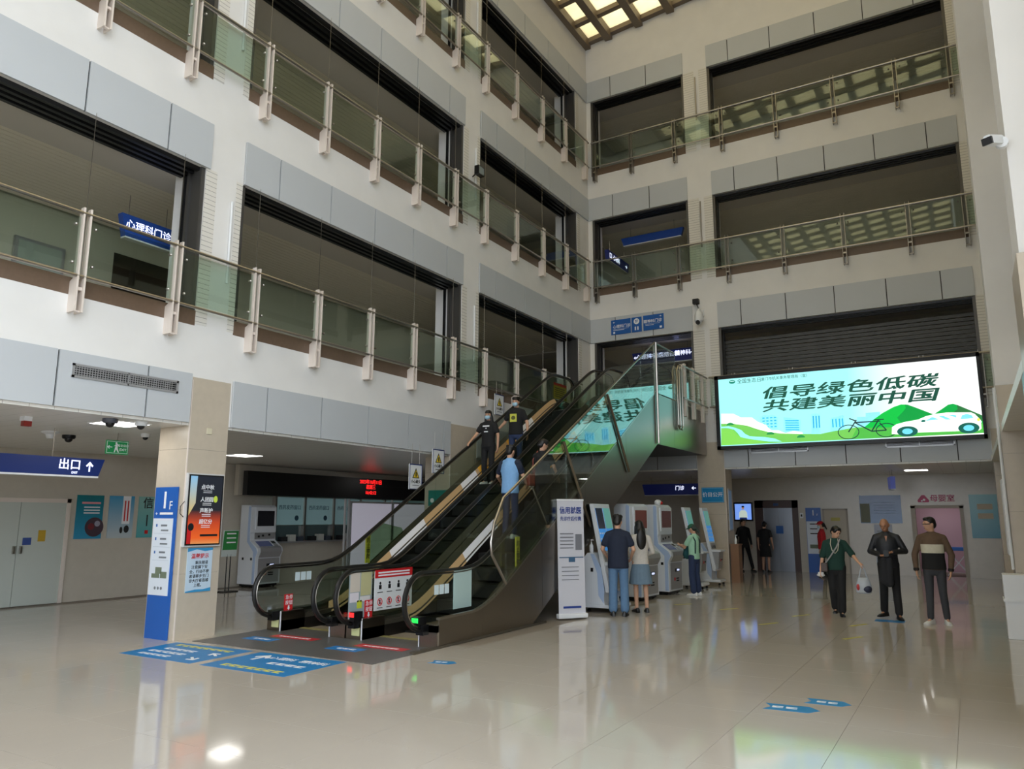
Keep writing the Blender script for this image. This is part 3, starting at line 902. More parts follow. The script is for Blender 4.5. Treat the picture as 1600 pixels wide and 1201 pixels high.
ART = {'cloud': [(-5.632, 4.512), (-5.308, 4.49), (-5.115, 4.376), (-4.823, 4.357), (-4.662, 4.223), (-4.475, 4.137), (-4.342, 3.983), (-4.155, 3.972), (-3.974, 3.884), (-3.787, 3.932), (-3.562, 3.89), (-3.544, 3.818), (-5.659, 3.931)],
'hillL': [(-5.645, 4.234), (-5.296, 4.212), (-4.956, 4.142), (-4.672, 4.026), (-4.392, 3.936), (-4.113, 3.885), (-3.565, 3.843), (-3.12, 3.818), (-2.809, 3.872), (-2.262, 3.938), (-1.423, 3.912), (-1.442, 3.666), (-2.413, 3.645), (-2.822, 3.645), (-5.671, 3.645)],
'river': [(-5.649, 4.153), (-5.448, 4.159), (-5.252, 4.097), (-5.108, 4.026), (-5.016, 3.922), (-4.898, 3.853), (-4.493, 3.808), (-4.26, 3.759), (-4.079, 3.67), (-4.405, 3.69), (-4.592, 3.72), (-4.925, 3.785), (-5.141, 3.846), (-5.209, 3.95), (-5.303, 4.055), (-5.5, 4.11), (-5.65, 4.115)],
'field': [(-5.651, 4.103), (-5.353, 4.065), (-5.237, 3.909), (-4.974, 3.796), (-4.406, 3.66), (-5.671, 3.645)],
'b1': [(-4.607, 4.343), (-4.509, 4.398), (-4.249, 4.381), (-4.159, 4.313), (-4.178, 3.9), (-4.626, 3.9)], 'b2': [(-4.007, 4.323), (-3.588, 4.216), (-3.603, 3.87), (-4.026, 3.87)], 'b3': [(-3.32, 4.342), (-3.219, 4.354), (-3.109, 4.328), (-3.134, 3.84), (-3.345, 3.84)], 'b4': [(-2.863, 4.204), (-2.544, 4.273), (-2.548, 3.87), (-2.882, 3.85)], 'b5': [(-2.243, 4.199), (-2.046, 4.195), (-2.057, 3.93), (-2.254, 3.93)], 'b6': [(-2.039, 4.286), (-1.713, 4.293), (-1.731, 3.95), (-2.055, 3.95)],
'hill1': [(-2.11, 3.917), (-1.856, 4.118), (-1.651, 4.26), (-1.407, 4.386), (-1.235, 4.439), (-1.09, 4.421), (-0.95, 4.352), (-0.559, 4.147), (-1.101, 3.9), (-1.468, 3.868)],
'hill1d': [(-1.151, 4.433), (-1.09, 4.421), (-0.95, 4.352), (-0.559, 4.147), (-1.101, 3.95), (-1.269, 3.98), (-1.344, 4.12), (-1.207, 4.253), (-1.138, 4.342)],
'hill2': [(-0.559, 4.147), (-0.347, 4.285), (-0.241, 4.358), (-0.141, 4.374), (-0.046, 4.332), (0.268, 4.15), (0.42, 4.06), (0.42, 3.681), (-0.592, 3.748)],
'hill2d': [(-0.065, 4.345), (0.268, 4.15), (0.42, 4.06), (0.42, 3.93), (-0.16, 4.157), (-0.054, 4.241)],
'ground': [(-2.262, 3.92), (-1.425, 3.889), (-0.913, 3.789), (0.42, 3.87), (0.42, 3.65), (-0.92, 3.645), (-2.413, 3.645)],
'car': [(-1.49, 3.728), (-1.471, 3.892), (-1.377, 3.957), (-1.185, 4.004), (-0.893, 4.044), (-0.724, 4.114), (-0.518, 4.158), (-0.277, 4.172), (0.2, 4.143), (0.28, 4.099), (0.33, 4.028), (0.37, 3.975), (0.40, 3.905), (0.385, 3.881), (0.38, 3.75), (0.33, 3.712), (-0.918, 3.731), (-1.334, 3.707)],
'w1': [(-0.753, 4.0), (-0.594, 4.089), (-0.449, 4.02)], 'w2': [(-0.463, 4.097), (-0.362, 4.102), (-0.193, 3.999), (-0.311, 4.002)], 'w3': [(-0.263, 4.107), (-0.163, 4.116), (-0.096, 4.095), (-0.101, 4.039)], 'w4': [(-0.02, 3.996), (0.02, 4.092), (0.12, 4.112), (0.21, 4.081), (0.25, 4.0)], 'mirror': [(-0.851, 4.006), (-0.791, 4.033), (-0.741, 4.02), (-0.751, 3.977), (-0.816, 3.974)]}
ACOL = {'cloud': (255,255,255), 'hillL': (110,192,84), 'river': (150,236,244), 'field': (124,206,84), 'hill1': (0,184,66), 'hill1d': (0,150,62), 'hill2': (0,160,66), 'hill2d': (40,112,60), 'ground': (76,178,70), 'car': (255,255,255), 'mirror': (24,110,96)}
layer = 0
def art(name, pts, rgb, s=1.0, nm='picture_shape'):
    global layer
    layer += 1
    y = -0.0006*layer
    return MB().add([(p[0], y, p[1]) for p in pts], [tuple(range(len(pts)))]).build(nm, emis('screen_%d_%d_%d' % rgb, rgb, s), disp)
def ellipse(cx, cz, rx, rz, n=24): return [(cx+rx*math.cos(2*PI*i/n), cz+rz*math.sin(2*PI*i/n)) for i in range(n)]
for k in ('b1', 'b2', 'b3', 'b4', 'b5', 'b6'):
    art(k, ART[k], (140,222,244), nm='city_block')
for x in (-4.55, -4.45, -4.35, -4.25):
    for z in (4.3, 4.22, 4.14, 4.06):
        art('win', [(x, z), (x+0.06, z), (x+0.06, z+0.035), (x, z+0.035)], (60,176,214), nm='city_window')
for z in (4.2, 4.14, 4.08, 4.02, 3.96):
    art('win', [(-3.97, z), (-3.63, z-0.02), (-3.63, z+0.01), (-3.97, z+0.03)], (60,176,214), nm='city_window')
for x in (-3.29, -3.22, -3.15):
    art('win', [(x, 3.98), (x+0.03, 3.98), (x+0.035, 4.29), (x+0.005, 4.29)], (40,160,206), nm='city_window')
for x in (-2.83, -2.75, -2.67, -2.6):
    art('win', [(x, 3.97), (x+0.035, 3.97), (x+0.035, 4.19), (x, 4.18)], (60,176,214), nm='city_window')
for k in ('cloud', 'hillL', 'field', 'river', 'hill1', 'hill1d', 'hill2', 'hill2d', 'ground'):
    art(k, ART[k], ACOL[k])
for cx, cz in ((-4.36, 3.9), (-3.6, 3.78), (-5.4, 4.21)):
    art('bush', [(cx-0.1, cz-0.03)]+[(cx+0.1*math.cos(PI*i/8), cz-0.03+0.07*math.sin(PI*i/8)) for i in range(9)][::-1], (30,140,70), nm='bush')
def ringpoly(cx, cz, rx, rz, w, rgb):
    global layer
    layer += 1; y = -0.0006*layer; n = 28; vs = []; fs = []
    for i in range(n):
        a = 2*PI*i/n
        vs += [(cx+rx*math.cos(a), y, cz+rz*math.sin(a)), (cx+(rx-w)*math.cos(a), y, cz+(rz-w)*math.sin(a))]
    for i in range(n):
        j = (i+1) % n
        fs.append((2*i, 2*j, 2*j+1, 2*i+1))
    MB().add(vs, fs).build('bicycle_wheel', emis('screen_dark_teal', (22,60,62), 0.6), disp)
ringpoly(-2.46, 3.83, 0.25, 0.185, 0.02, None); ringpoly(-1.6, 3.83, 0.24, 0.175, 0.02, None)
def seg(a, b, w=0.014):
    dx, dz = b[0]-a[0], b[1]-a[1]; L = math.hypot(dx, dz); nx, nz = -dz/L*w, dx/L*w
    art('bar', [(a[0]+nx, a[1]+nz), (a[0]-nx, a[1]-nz), (b[0]-nx, b[1]-nz), (b[0]+nx, b[1]+nz)], (22,60,62), 0.6, nm='bicycle_bar')
for a, b in (((-2.46,3.83),(-2.26,4.12)), ((-2.28,4.1),(-2.42,4.17)), ((-2.3,4.06),(-1.93,3.82)), ((-2.3,4.06),(-1.72,4.06)), ((-1.93,3.82),(-1.76,4.09)), ((-1.86,4.1),(-1.64,4.1)), ((-1.93,3.82),(-1.6,3.83)), ((-1.6,3.83),(-1.74,4.02))):
    seg(a, b)
art('car', ART['car'], ACOL['car'], nm='car_shape')
for k in ('w1', 'w2', 'w3', 'w4'): art(k, ART[k], (128,220,248), nm='car_window')
art('mirror', ART['mirror'], ACOL['mirror'], nm='car_mirror')
for cx, cz, rx, rz in ((-1.147, 3.772, 0.226, 0.125), (0.13, 3.78, 0.215, 0.126)):
    art('tyre', ellipse(cx, cz, rx, rz), (18,104,92), 0.7, nm='car_tyre'); art('hub', ellipse(cx, cz, rx*0.5, rz*0.55), (110,216,246), nm='car_hub')
art('lamp', ellipse(0.34, 3.962, 0.03, 0.036), (250,226,80), nm='car_lamp')
m_slogan = emis('slogan_green', (24,92,76), 0.55)
for body, z, x in (('倡导绿色低碳', 4.955, -2.49), ('共建美丽中国', 4.605, -2.49)):
    for k_ in (-0.012, 0.0, 0.012): text(disp, body, x+k_, z+k_*0.35, 0.335, m_slogan, y=-0.05-k_*0.1, name='slogan', bold=0.009, shear=0.18, xscale=2.02, spacing=1.03)
text(disp, '全国生态日', -4.83, 5.35, 0.13, m_slogan, y=-0.05, name='header_lettering')
text(disp, '厦门市机关事务管理局（宣）', -3.9, 5.355, 0.095, m_slogan, y=-0.05, name='header_lettering')
art('logo', ellipse(-5.29, 5.36, 0.085, 0.05), (30,140,120), 0.7, nm='logo')
art('logo2', ellipse(-5.29, 5.375, 0.06, 0.012), (190,248,244), 1.0, nm='logo_wave')

# ------------------------------------------------------------------ wall signs
def plate_sign(name, label, cat, loc, yaw, w, h, mat, d=0.02, group=None, border=None):
    t = thing(name, label, cat, loc, yaw, group)
    MB().box(-w/2, w/2, -d, 0, 0, h).build('plate', mat, t, bevel=min(0.006, d*0.3))
    if border:
        b = 0.018
        f = MB()
        for a, c, e, g in ((-w/2+0.015, w/2-0.015, 0.015, 0.015+b*0.4), (-w/2+0.015, w/2-0.015, h-0.015-b*0.4, h-0.015), (-w/2+0.015, -w/2+0.015+b*0.4, 0.015, h-0.015), (w/2-0.015-b*0.4, w/2-0.015, 0.015, h-0.015)):
            f.box(a, c, -d-0.002, -d, e, g)
        f.build('border', border, t)
    return t
def arrow(t, x, z, s, ang, mat, y=-0.023, name='arrow'):
    """arrow pointing along ang (0 = right, pi/2 = up) in the local x-z plane"""
    c, n = math.cos(ang), math.sin(ang)
    P = [(-1, -0.14), (0.35, -0.14), (-0.05, -0.55), (0.2, -0.75), (1.0, 0.0), (0.2, 0.75), (-0.05, 0.55), (0.35, 0.14), (-1, 0.14)]
    q = [(x+s*(px*c-pz*n), z+s*(px*n+pz*c)) for px, pz in P]
    return MB().prism(q, y-0.001, y+0.001, 'y').build(name, mat, t)
G2 = 'blue department signs above the corner opening'
t = plate_sign('direction_sign', 'blue department sign with a left arrow, leftmost above the corner opening', 'sign', (-8.64, YB-0.04, 7.19), 0, 0.64, 0.46, m_blue, group=G2)
arrow(t, -0.22, 0.38, 0.035, PI, m_wtext); text(t, '心理科门诊', 0.03, 0.24, 0.115, m_wtext, y=-0.024, bold=0.01)
box('text_rule', m_wtext, t, -0.26, 0.26, -0.0225, -0.02, 0.165, 0.17); tline(t, -0.07, 0.135, 0.36, 0.014, m_wtext)
box('pictogram', m_wtext, t, -0.25, -0.19, -0.0225, -0.02, 0.03, 0.09)
t = plate_sign('floor_sign', 'small blue 2F floor sign between two department signs', 'sign', (-8.13, YB-0.04, 7.19), 0, 0.32, 0.46, m_blue, group=G2)
MB().cyl((0, -0.024, 0.33), 0.09, 0.003, 'y', 24).build('disc', m_wtext, t); text(t, '2F', 0, 0.33, 0.1, m_blue, y=-0.026, bold=0.02)
box('pictogram', m_wtext, t, -0.06, -0.02, -0.0225, -0.02, 0.06, 0.17); box('pictogram', m_wtext, t, 0.02, 0.06, -0.0225, -0.02, 0.06, 0.17)
t = plate_sign('direction_sign', 'blue department sign with a right arrow, rightmost above the corner opening', 'sign', (-7.6, YB-0.04, 7.2), 0, 0.64, 0.46, m_blue, group=G2)
arrow(t, 0.22, 0.39, 0.035, 0, m_wtext); text(t, '精神科门诊', -0.02, 0.26, 0.115, m_wtext, y=-0.024, bold=0.01)
box('text_rule', m_wtext, t, -0.26, 0.2, -0.0225, -0.02, 0.185, 0.19); tline(t, -0.12, 0.15, 0.26, 0.014, m_wtext)
box('pictogram', m_wtext, t, 0.19, 0.26, -0.0225, -0.02, 0.03, 0.09)
t = plate_sign('price_sign', 'bright blue sign reading price disclosure on the beige column beside the screen', 'sign', (-6.06, YB-0.02, 2.12), 0, 0.61, 0.41, M('cyan_sign', (16,132,190), 0.35), border=M('pale_border', (150,206,230), 0.4))
text(t, '价目公开', 0, 0.205, 0.14, m_wtext, y=-0.024, bold=0.006)
m_lit = emis('lit_lettering', (225,230,255), 1.4)
m_navyl = M('lit_navy_box', (24,34,96), 0.35, emit=0.12)
def hang_sign(name, label, loc, yaw, w, h, items, d=0.12, drop=0.35, mat=None, slant=True, group='hanging blue direction signs'):
    t = thing(name, label, 'sign', loc, yaw, group)
    MB().prism([(-w/2, h), (w/2, h), (w/2-(0.08 if slant else 0), 0), (-w/2+(0.08 if slant else 0), 0)], -d/2, d/2, 'y').build('box', mat or m_navyl, t)
    MB().box(-w/2+0.08, w/2-0.08, -d/2, d/2, -0.025, 0.0).build('edge_strip', m_white, t)
    for x in (-w*0.35, w*0.35):
        MB().tube([(x, 0, h), (x, 0, h+drop)], 0.006, 5).build('suspension_rod', m_railm, t)
    for it in items:
        if it[0] == 'a': arrow(t, it[1], it[2], it[3], it[4], m_lit, y=-d/2-0.003)
        else: text(t, it[0], it[1], it[2], it[3], m_lit, y=-d/2-0.003, bold=0.01)
    return t
hang_sign('hanging_sign', 'lit navy hanging sign listing departments behind the second-floor corner opening', (-7.75, 22.2, 6.45), 0, 2.1, 0.38,
    [('a', -0.93, 0.23, 0.06, PI), ('心理科', -0.66, 0.23, 0.17), ('中西医结合科', 0.0, 0.23, 0.17), ('精神科', 0.6, 0.23, 0.17), ('a', 0.9, 0.23, 0.07, 0)])
hang_sign('hanging_sign', 'unlit blue hanging sign behind the third-floor corner opening', (-8.03, 22.2, 10.46), 0, 2.1, 0.26, [], mat=M('plain_blue', (32,74,156), 0.4))
hang_sign('hanging_sign', 'lit hanging sign seen edge on beside the third-floor corner', (-9.05, 21.7, 9.62), PI/2, 1.7, 0.32, [('口', -0.65, 0.16, 0.2), ('心理科', -0.2, 0.16, 0.18), ('a', 0.6, 0.16, 0.08, 0)])
hang_sign('hanging_sign', 'blue clinic sign hanging behind the near left opening, second floor', (-11.2, 7.05, 6.1), PI/2, 0.95, 0.36, [('心理科门诊', 0.0, 0.2, 0.16)], mat=M('plain_blue', (32,74,156), 0.4))
hang_sign('hanging_sign', 'long navy exit sign hanging in the left hall', (-11.5, 4.3, 2.31), PI/2, 5.1, 0.26, [('出口', 2.02, 0.15, 0.17), ('EXIT', 2.1, 0.04, 0.045), ('a', 2.32, 0.14, 0.075, PI/2)], drop=0.42, mat=M('matte_navy_box', (22,46,112), 0.4))
hang_sign('hanging_sign', 'navy sign hanging low behind the kiosks under the escalator landing', (-8.1, 23.4, 2.42), 0, 1.9, 0.34, [('门诊', 0.3, 0.2, 0.15), ('a', 0.75, 0.2, 0.07, PI)], drop=0.25)
hang_sign('hanging_sign', 'small lit blue box sign hanging end on in the rear hall', (-1.82, 23.6, 2.5), PI/2*1.12, 0.7, 0.33, [], drop=0.2, mat=M('violet_box', (90,100,170), 0.4, emit=0.25))

# exit sign in the left hall
t = plate_sign('exit_sign', 'green emergency exit sign with running figure and left arrow', 'sign', (-11.6, 7.12, 2.68), PI/2*0.93, 0.36, 0.22, M('exit_green', (20,128,70), 0.4, emit=0.25), border=m_wtext)
arrow(t, -0.12, 0.11, 0.04, PI, m_wtext, y=-0.024)
MB().ell((-0.02, -0.023, 0.175), (0.016, 0.003, 0.016), 10, 6).prism([(-0.05, 0.03), (-0.035, 0.03), (-0.02, 0.08), (0.0, 0.05), (0.015, 0.03), (0.03, 0.03), (0.005, 0.1), (0.0, 0.15), (0.03, 0.12), (0.035, 0.13), (0.0, 0.165), (-0.03, 0.155), (-0.055, 0.12), (-0.03, 0.135)], -0.0235, -0.021, 'y').build('running_figure', m_wtext, t)
text(t, '安全出口', 0.09, 0.14, 0.045, m_wtext, y=-0.024); text(t, 'EXIT', 0.09, 0.075, 0.055, m_wtext, y=-0.024, bold=0.01)
MB().tube([(0, -0.01, 0.22), (0, -0.01, 0.34)], 0.006, 5).build('suspension_rod', m_railm, t)

# ------------------------------------------------------------------ front left column: directory, display, notice
t = thing('floor_directory', 'tall blue and white 1F directory board on the front left column', 'sign', (XL-0.35, 7.012, 0), 0)
box('backing', M('directory_blue', (26,92,178), 0.35), t, -0.27, 0.24, -0.02, 0, 0.0, 2.13)
box('white_panel', M('directory_white', (222,230,240), 0.4), t, -0.26, 0.19, -0.026, -0.02, 0.6, 1.68)
text(t, '1', -0.03, 1.93, 0.34, m_wtext, y=-0.023, bold=0.015); text(t, 'F', 0.11, 1.86, 0.17, m_wtext, y=-0.023)
tline(t, 0.02, 1.75, 0.3, 0.03, m_wtext, y=-0.023); arrow(t, -0.2, 1.75, 0.025, PI, m_wtext)
for i in range(3):
    z = 1.58-i*0.19
    tline(t, 0.0, z, 0.14, 0.026, M('icon_grey', (120,126,132), 0.6), y=-0.029); tline(t, 0.02, z-0.07, 0.17, 0.022, M('icon_grey', (120,126,132), 0.6), y=-0.029); tline(t, -0.17, z, 0.03, 0.04, m_blue, y=-0.029)
    box('rule', M('pale_rule', (170,184,196), 0.5), t, -0.22, 0.17, -0.028, -0.026, z-0.115, z-0.112)
MB().box(-0.2, -0.02, -0.03, -0.026, 0.84, 0.9).box(-0.12, 0.02, -0.03, -0.026, 0.9, 0.99).box(0.0, 0.14, -0.03, -0.026, 0.84, 0.93).build('building_picture', M('print_olive', (112,124,104), 0.6), t)
for x in (-0.1, -0.03, 0.04): MB().cyl((x, -0.03, 0.7), 0.022, 0.003, 'y', 14).build('round_icon', M('icon_grey', (120,126,132), 0.6), t)
t = thing('advert_display', 'portrait advertising display with dark and orange poster on the front left column', 'display', (XL+0.006, 7.34, 1.3), PI/2)
box('housing', M('pale_housing', (206,206,206), 0.4), t, -0.31, 0.31, -0.05, 0, -0.02, 1.03)
box('bezel', m_black, t, -0.295, 0.295, -0.06, -0.05, 0.0, 1.01)
def vgrad(name, stops, z0, z1, s):
    m = bpy.data.materials.new(name); m.use_nodes = True
    nt = m.node_tree; b = nt.nodes['Principled BSDF']
    tc = nt.nodes.new('ShaderNodeTexCoord'); sp = nt.nodes.new('ShaderNodeSeparateXYZ'); nt.links.new(tc.outputs['Object'], sp.inputs[0])
    mr = nt.nodes.new('ShaderNodeMapRange'); mr.inputs[1].default_value = z0; mr.inputs[2].default_value = z1
    nt.links.new(sp.outputs[2], mr.inputs[0])
    cr_ = nt.nodes.new('ShaderNodeValToRGB'); el = cr_.color_ramp.elements
    el[0].position, el[0].color = stops[0][0], lin(stops[0][1]); el[1].position, el[1].color = stops[-1][0], lin(stops[-1][1])
    for p, c in stops[1:-1]:
        e = el.new(p); e.color = lin(c)
    nt.links.new(mr.outputs[0], cr_.inputs[0]); nt.links.new(cr_.outputs[0], b.inputs['Base Color'])
    nt.links.new(cr_.outputs[0], b.inputs['Emission Color']); b.inputs['Emission Strength'].default_value = s
    b.inputs['Roughness'].default_value = 0.25
    return m
pic = MB().add([(-0.275, -0.0605, 0.02), (0.275, -0.0605, 0.02), (0.275, -0.0605, 0.99), (-0.275, -0.0605, 0.99)], [(0,1,2,3)]).build('picture', vgrad('advert_picture', [(0.0,(214,150,90)), (0.1,(226,96,40)), (0.32,(190,70,40)), (0.5,(40,42,48)), (1.0,(38,42,52))], 0.0, 1.0, 0.35), t)
MB().add([(-0.275, -0.0615, 0.42), (-0.17, -0.0615, 0.6), (-0.16, -0.0615, 0.99), (-0.275, -0.0615, 0.99)], [(0,1,2,3)]).build('sky_band', vgrad('advert_sky', [(0.4,(200,170,80)), (1.0,(130,180,214))], 0.0, 1.0, 0.4), pic)
MB().ell((0.17, -0.062, 0.66), (0.035, 0.002, 0.05), 14, 8).build('pear', M('pear_green', (180,200,70), 0.5, emit=0.3), pic)
MB().ell((-0.22, -0.062, 0.26), (0.05, 0.002, 0.055), 12, 8).build('dark_fruit', m_btext, pic)
MB().box(-0.275, -0.21, -0.062, -0.061, 0.02, 0.24).build('red_corner', m_red, pic)
for body, z in (('点中秋', 0.83), ('人团圆', 0.65), ('声断护', 0.49), ('超亿分', 0.33)):
    text(pic, body, 0.02, z, 0.075, m_wtext, y=-0.064, bold=0.012)
    for k in (0.055, 0.08): box('caption_line', m_wtext, pic, -0.05, 0.1, -0.063, -0.061, z-k, z-k+0.008)
tline(pic, 0.09, 0.14, 0.3, 0.03, m_btext, y=-0.064)
MB().tube([(-0.33, -0.03, 0.62), (-0.39, -0.03, 0.55), (-0.39, -0.03, 0.45), (-0.33, -0.03, 0.4)], 0.006, 5).build('cable', m_black, t)
t = thing('safety_notice', 'pale blue notice with red heading below the advertising display', 'notice', (XL+0.006, 7.35, 0.64), PI/2)
box('plate', M('notice_pale_blue', (196,216,232), 0.4), t, -0.21, 0.21, -0.012, 0, 0, 0.62)
text(t, '温馨提示', 0, 0.5, 0.075, m_red, y=-0.014, bold=0.01)
text(t, '    乘扶梯请\n注意脚下安\n全，行动不便\n者请移步至门\n诊大厅垂直梯\n上楼。', 0.0, 0.25, 0.055, m_btext, y=-0.014, line=1.15, align='CENTER')
m_wave = M('wave_blue', (60,150,200), 0.4)
MB().prism([(-0.21, 0.62), (0.21, 0.62), (0.21, 0.585), (0.08, 0.57), (-0.06, 0.6), (-0.21, 0.565)], -0.0145, -0.012, 'y').build('wave_top', m_wave, t)
MB().prism([(-0.21, 0.0), (0.21, 0.0), (0.21, 0.05), (0.08, 0.03), (-0.05, 0.035), (-0.21, 0.015)], -0.0145, -0.012, 'y').build('wave_bottom', m_wave, t)
t = tag(MB().box(-0.045, 0.045, -0.012, 0, 0, 0.09).build('switch_plate', M('cream_switch', (214,206,180), 0.5), None, bevel=0.004), 'small cream switch plate high on the front left column', 'switch')
t.location = (XL+0.006, 7.36, 2.92); t.rotation_euler = (0, 0, PI/2)

# ------------------------------------------------------------------ floor stickers
def floor_sticker(label, corners, rgb, lines, group='blue floor direction stickers'):
    t = thing('floor_sticker', label, 'sticker', (0, 0, 0.0), 0, group)
    z0 = 0.0065 if lines and lines[0] == 'plate' else 0.0
    MB().prism(corners, z0, z0+0.0015, 'z').build('sheet', M('sticker_%d_%d' % rgb[:2], rgb, 0.4), t)
    for it in lines[1:]:
        body, x, y, s, m, ang = it
        if body[0] == '#':
            w_ = float(body[1:]); c_, s_ = math.cos(ang), math.sin(ang); h_ = s*0.35
            n_ = max(2, int(2*w_/s)); cw = 2*w_/n_
            for i_ in range(n_):
                a_ = -w_+i_*cw; b_ = a_+cw*0.8
                MB().prism([(x+p*c_-q*s_, y+p*s_+q*c_) for p, q in ((a_, -h_), (b_, -h_), (b_, -h_*0.5), (a_+cw*0.3, -h_*0.3), (a_+cw*0.3, h_*0.2), (b_, h_*0.3), (b_, h_), (a_, h_))], z0+0.0015, z0+0.0025, 'z').build('character', m, t)
            continue
        if body == '^':
            me = MB()
            P = [(-1, -0.16), (0.2, -0.16), (-0.2, -0.55), (0.1, -0.75), (1.0, 0), (0.1, 0.75), (-0.2, 0.55), (0.2, 0.16), (-1, 0.16)]
            c_, s_ = math.cos(ang), math.sin(ang)
            me.prism([(x+s*(p*c_-q*s_), y+s*(p*s_+q*c_)) for p, q in P], z0+0.0015, z0+0.0025, 'z').build('arrow', m, t)
        else:
            me = text_data(body, s, bold=0.012, depth=0.0004).copy(); me.transform(Matrix.Rotation(-PI/2, 4, 'X'))
            me.materials.clear(); me.materials.append(m)
            o = link('lettering', me, t, (x, y, z0+0.002)); o.rotation_euler = (0, 0, ang)
    return t
m_ytext = M('yellow_lettering', (222,214,90), 0.5)
floor_sticker('large blue floor sticker at the foot of the front left column', [(-9.43,6.07), (-8.06,6.08), (-8.1,7.06), (-9.55,6.98)], (30,128,196),
    ['', ('#0.55', -8.8, 6.86, 0.13, m_ytext, 0.0), ('#0.3', -8.95, 6.62, 0.12, m_wtext, 0.0), ('#0.35', -8.95, 6.42, 0.12, m_wtext, 0.0), ('#0.3', -8.95, 6.24, 0.11, m_wtext, 0.0), ('^', -8.3, 6.62, 0.11, m_wtext, 2.6), ('^', -8.3, 6.3, 0.11, m_wtext, -0.6)])
floor_sticker('large blue floor sticker in front of the escalator landing plate', [(-7.9,6.09), (-6.53,6.12), (-6.55,7.12), (-7.95,7.05)], (30,128,196),
    ['', ('心理科  精神科', -7.08, 6.85, 0.145, m_wtext, 0.0), ('#0.3', -7.0, 6.6, 0.13, m_wtext, 0.0), ('#0.5', -7.2, 6.27, 0.14, m_ytext, 0.0), ('^', -7.65, 6.8, 0.16, m_wtext, PI/2)])
for i, (x, y, lab) in enumerate(((-8.45, 7.85, 'left'), (-6.85, 7.85, 'right'))):
    floor_sticker('red caution strip on the landing plate of the %s escalator' % lab, [(x-0.42,y+0.15), (x+0.42,y+0.15), (x+0.42,y+0.35), (x-0.42,y+0.35)], (196,40,50), ['plate', ('#0.3', x, y+0.25, 0.07, m_wtext, 0)], 'red landing plate strips')
    floor_sticker('blue sticker beside the red strip of the %s escalator' % lab, [(x-0.6,y-0.2), (x-0.05,y-0.2), (x-0.05,y+0.03), (x-0.6,y+0.03)], (36,124,196), ['plate', ('#0.16', x-0.3, y-0.08, 0.09, m_wtext, 0)], 'blue landing plate stickers')
def hexa(x, y, a, w, h):
    c, s = math.cos(a), math.sin(a)
    return [(x+px*c-py*s, y+px*s+py*c) for px, py in ((-w, -h), (w*0.6, -h), (w, 0), (w*0.6, h), (-w, h), (-w*0.75, 0))]
floor_sticker('small blue arrow sticker beside the steel escalator side', hexa(-5.55, 7.7, 0.2, 0.17, 0.09), (36,130,190), ['', ('#0.08', -5.57, 7.7, 0.07, m_wtext, 0.2)])
floor_sticker('blue arrow sticker in the right foreground', hexa(-1.55, 7.55, 0.1, 0.24, 0.12), (36,130,190), ['', ('#0.12', -1.6, 7.55, 0.09, m_wtext, 0.1)])
floor_sticker('blue arrow sticker behind another on the right foreground floor', hexa(-1.3, 7.95, 0.05, 0.2, 0.11), (36,130,190), ['', ('#0.1', -1.3, 7.95, 0.09, m_wtext, 0.05)])
floor_sticker('blue sticker under the feet of the bald man', [(-1.55,14.45), (-1.1,14.45), (-1.1,14.75), (-1.55,14.75)], (40,124,196), [''])
for i, (x, y, a) in enumerate(((-3.0, 13.2, 1.1), (-2.75, 14.6, 1.1), (-1.62, 12.3, 1.1), (-1.72, 13.8, 1.1), (-5.1, 15.2, 1.0), (-4.1, 14.9, 1.0))):
    c, s = math.cos(a), math.sin(a); L, w = 0.22, 0.03
    floor_sticker('short yellow floor mark, number %s from the left in the walkway' % ('four', 'five', 'six', 'seven', 'one', 'two')[i] if False else ['short yellow floor mark left of the woman in green', 'short yellow floor mark behind the woman in green', 'short yellow floor mark nearest the camera before the bald man', 'short yellow floor mark just before the bald man', 'short yellow floor mark beside the kiosks', 'short yellow floor mark in mid hall right of the kiosks'][i],
        [(x-L*c+w*s, y-L*s-w*c), (x+L*c+w*s, y+L*s-w*c), (x+L*c-w*s, y+L*s+w*c), (x-L*c-w*s, y-L*s+w*c)], (196,184,60), [''], 'yellow floor marks')
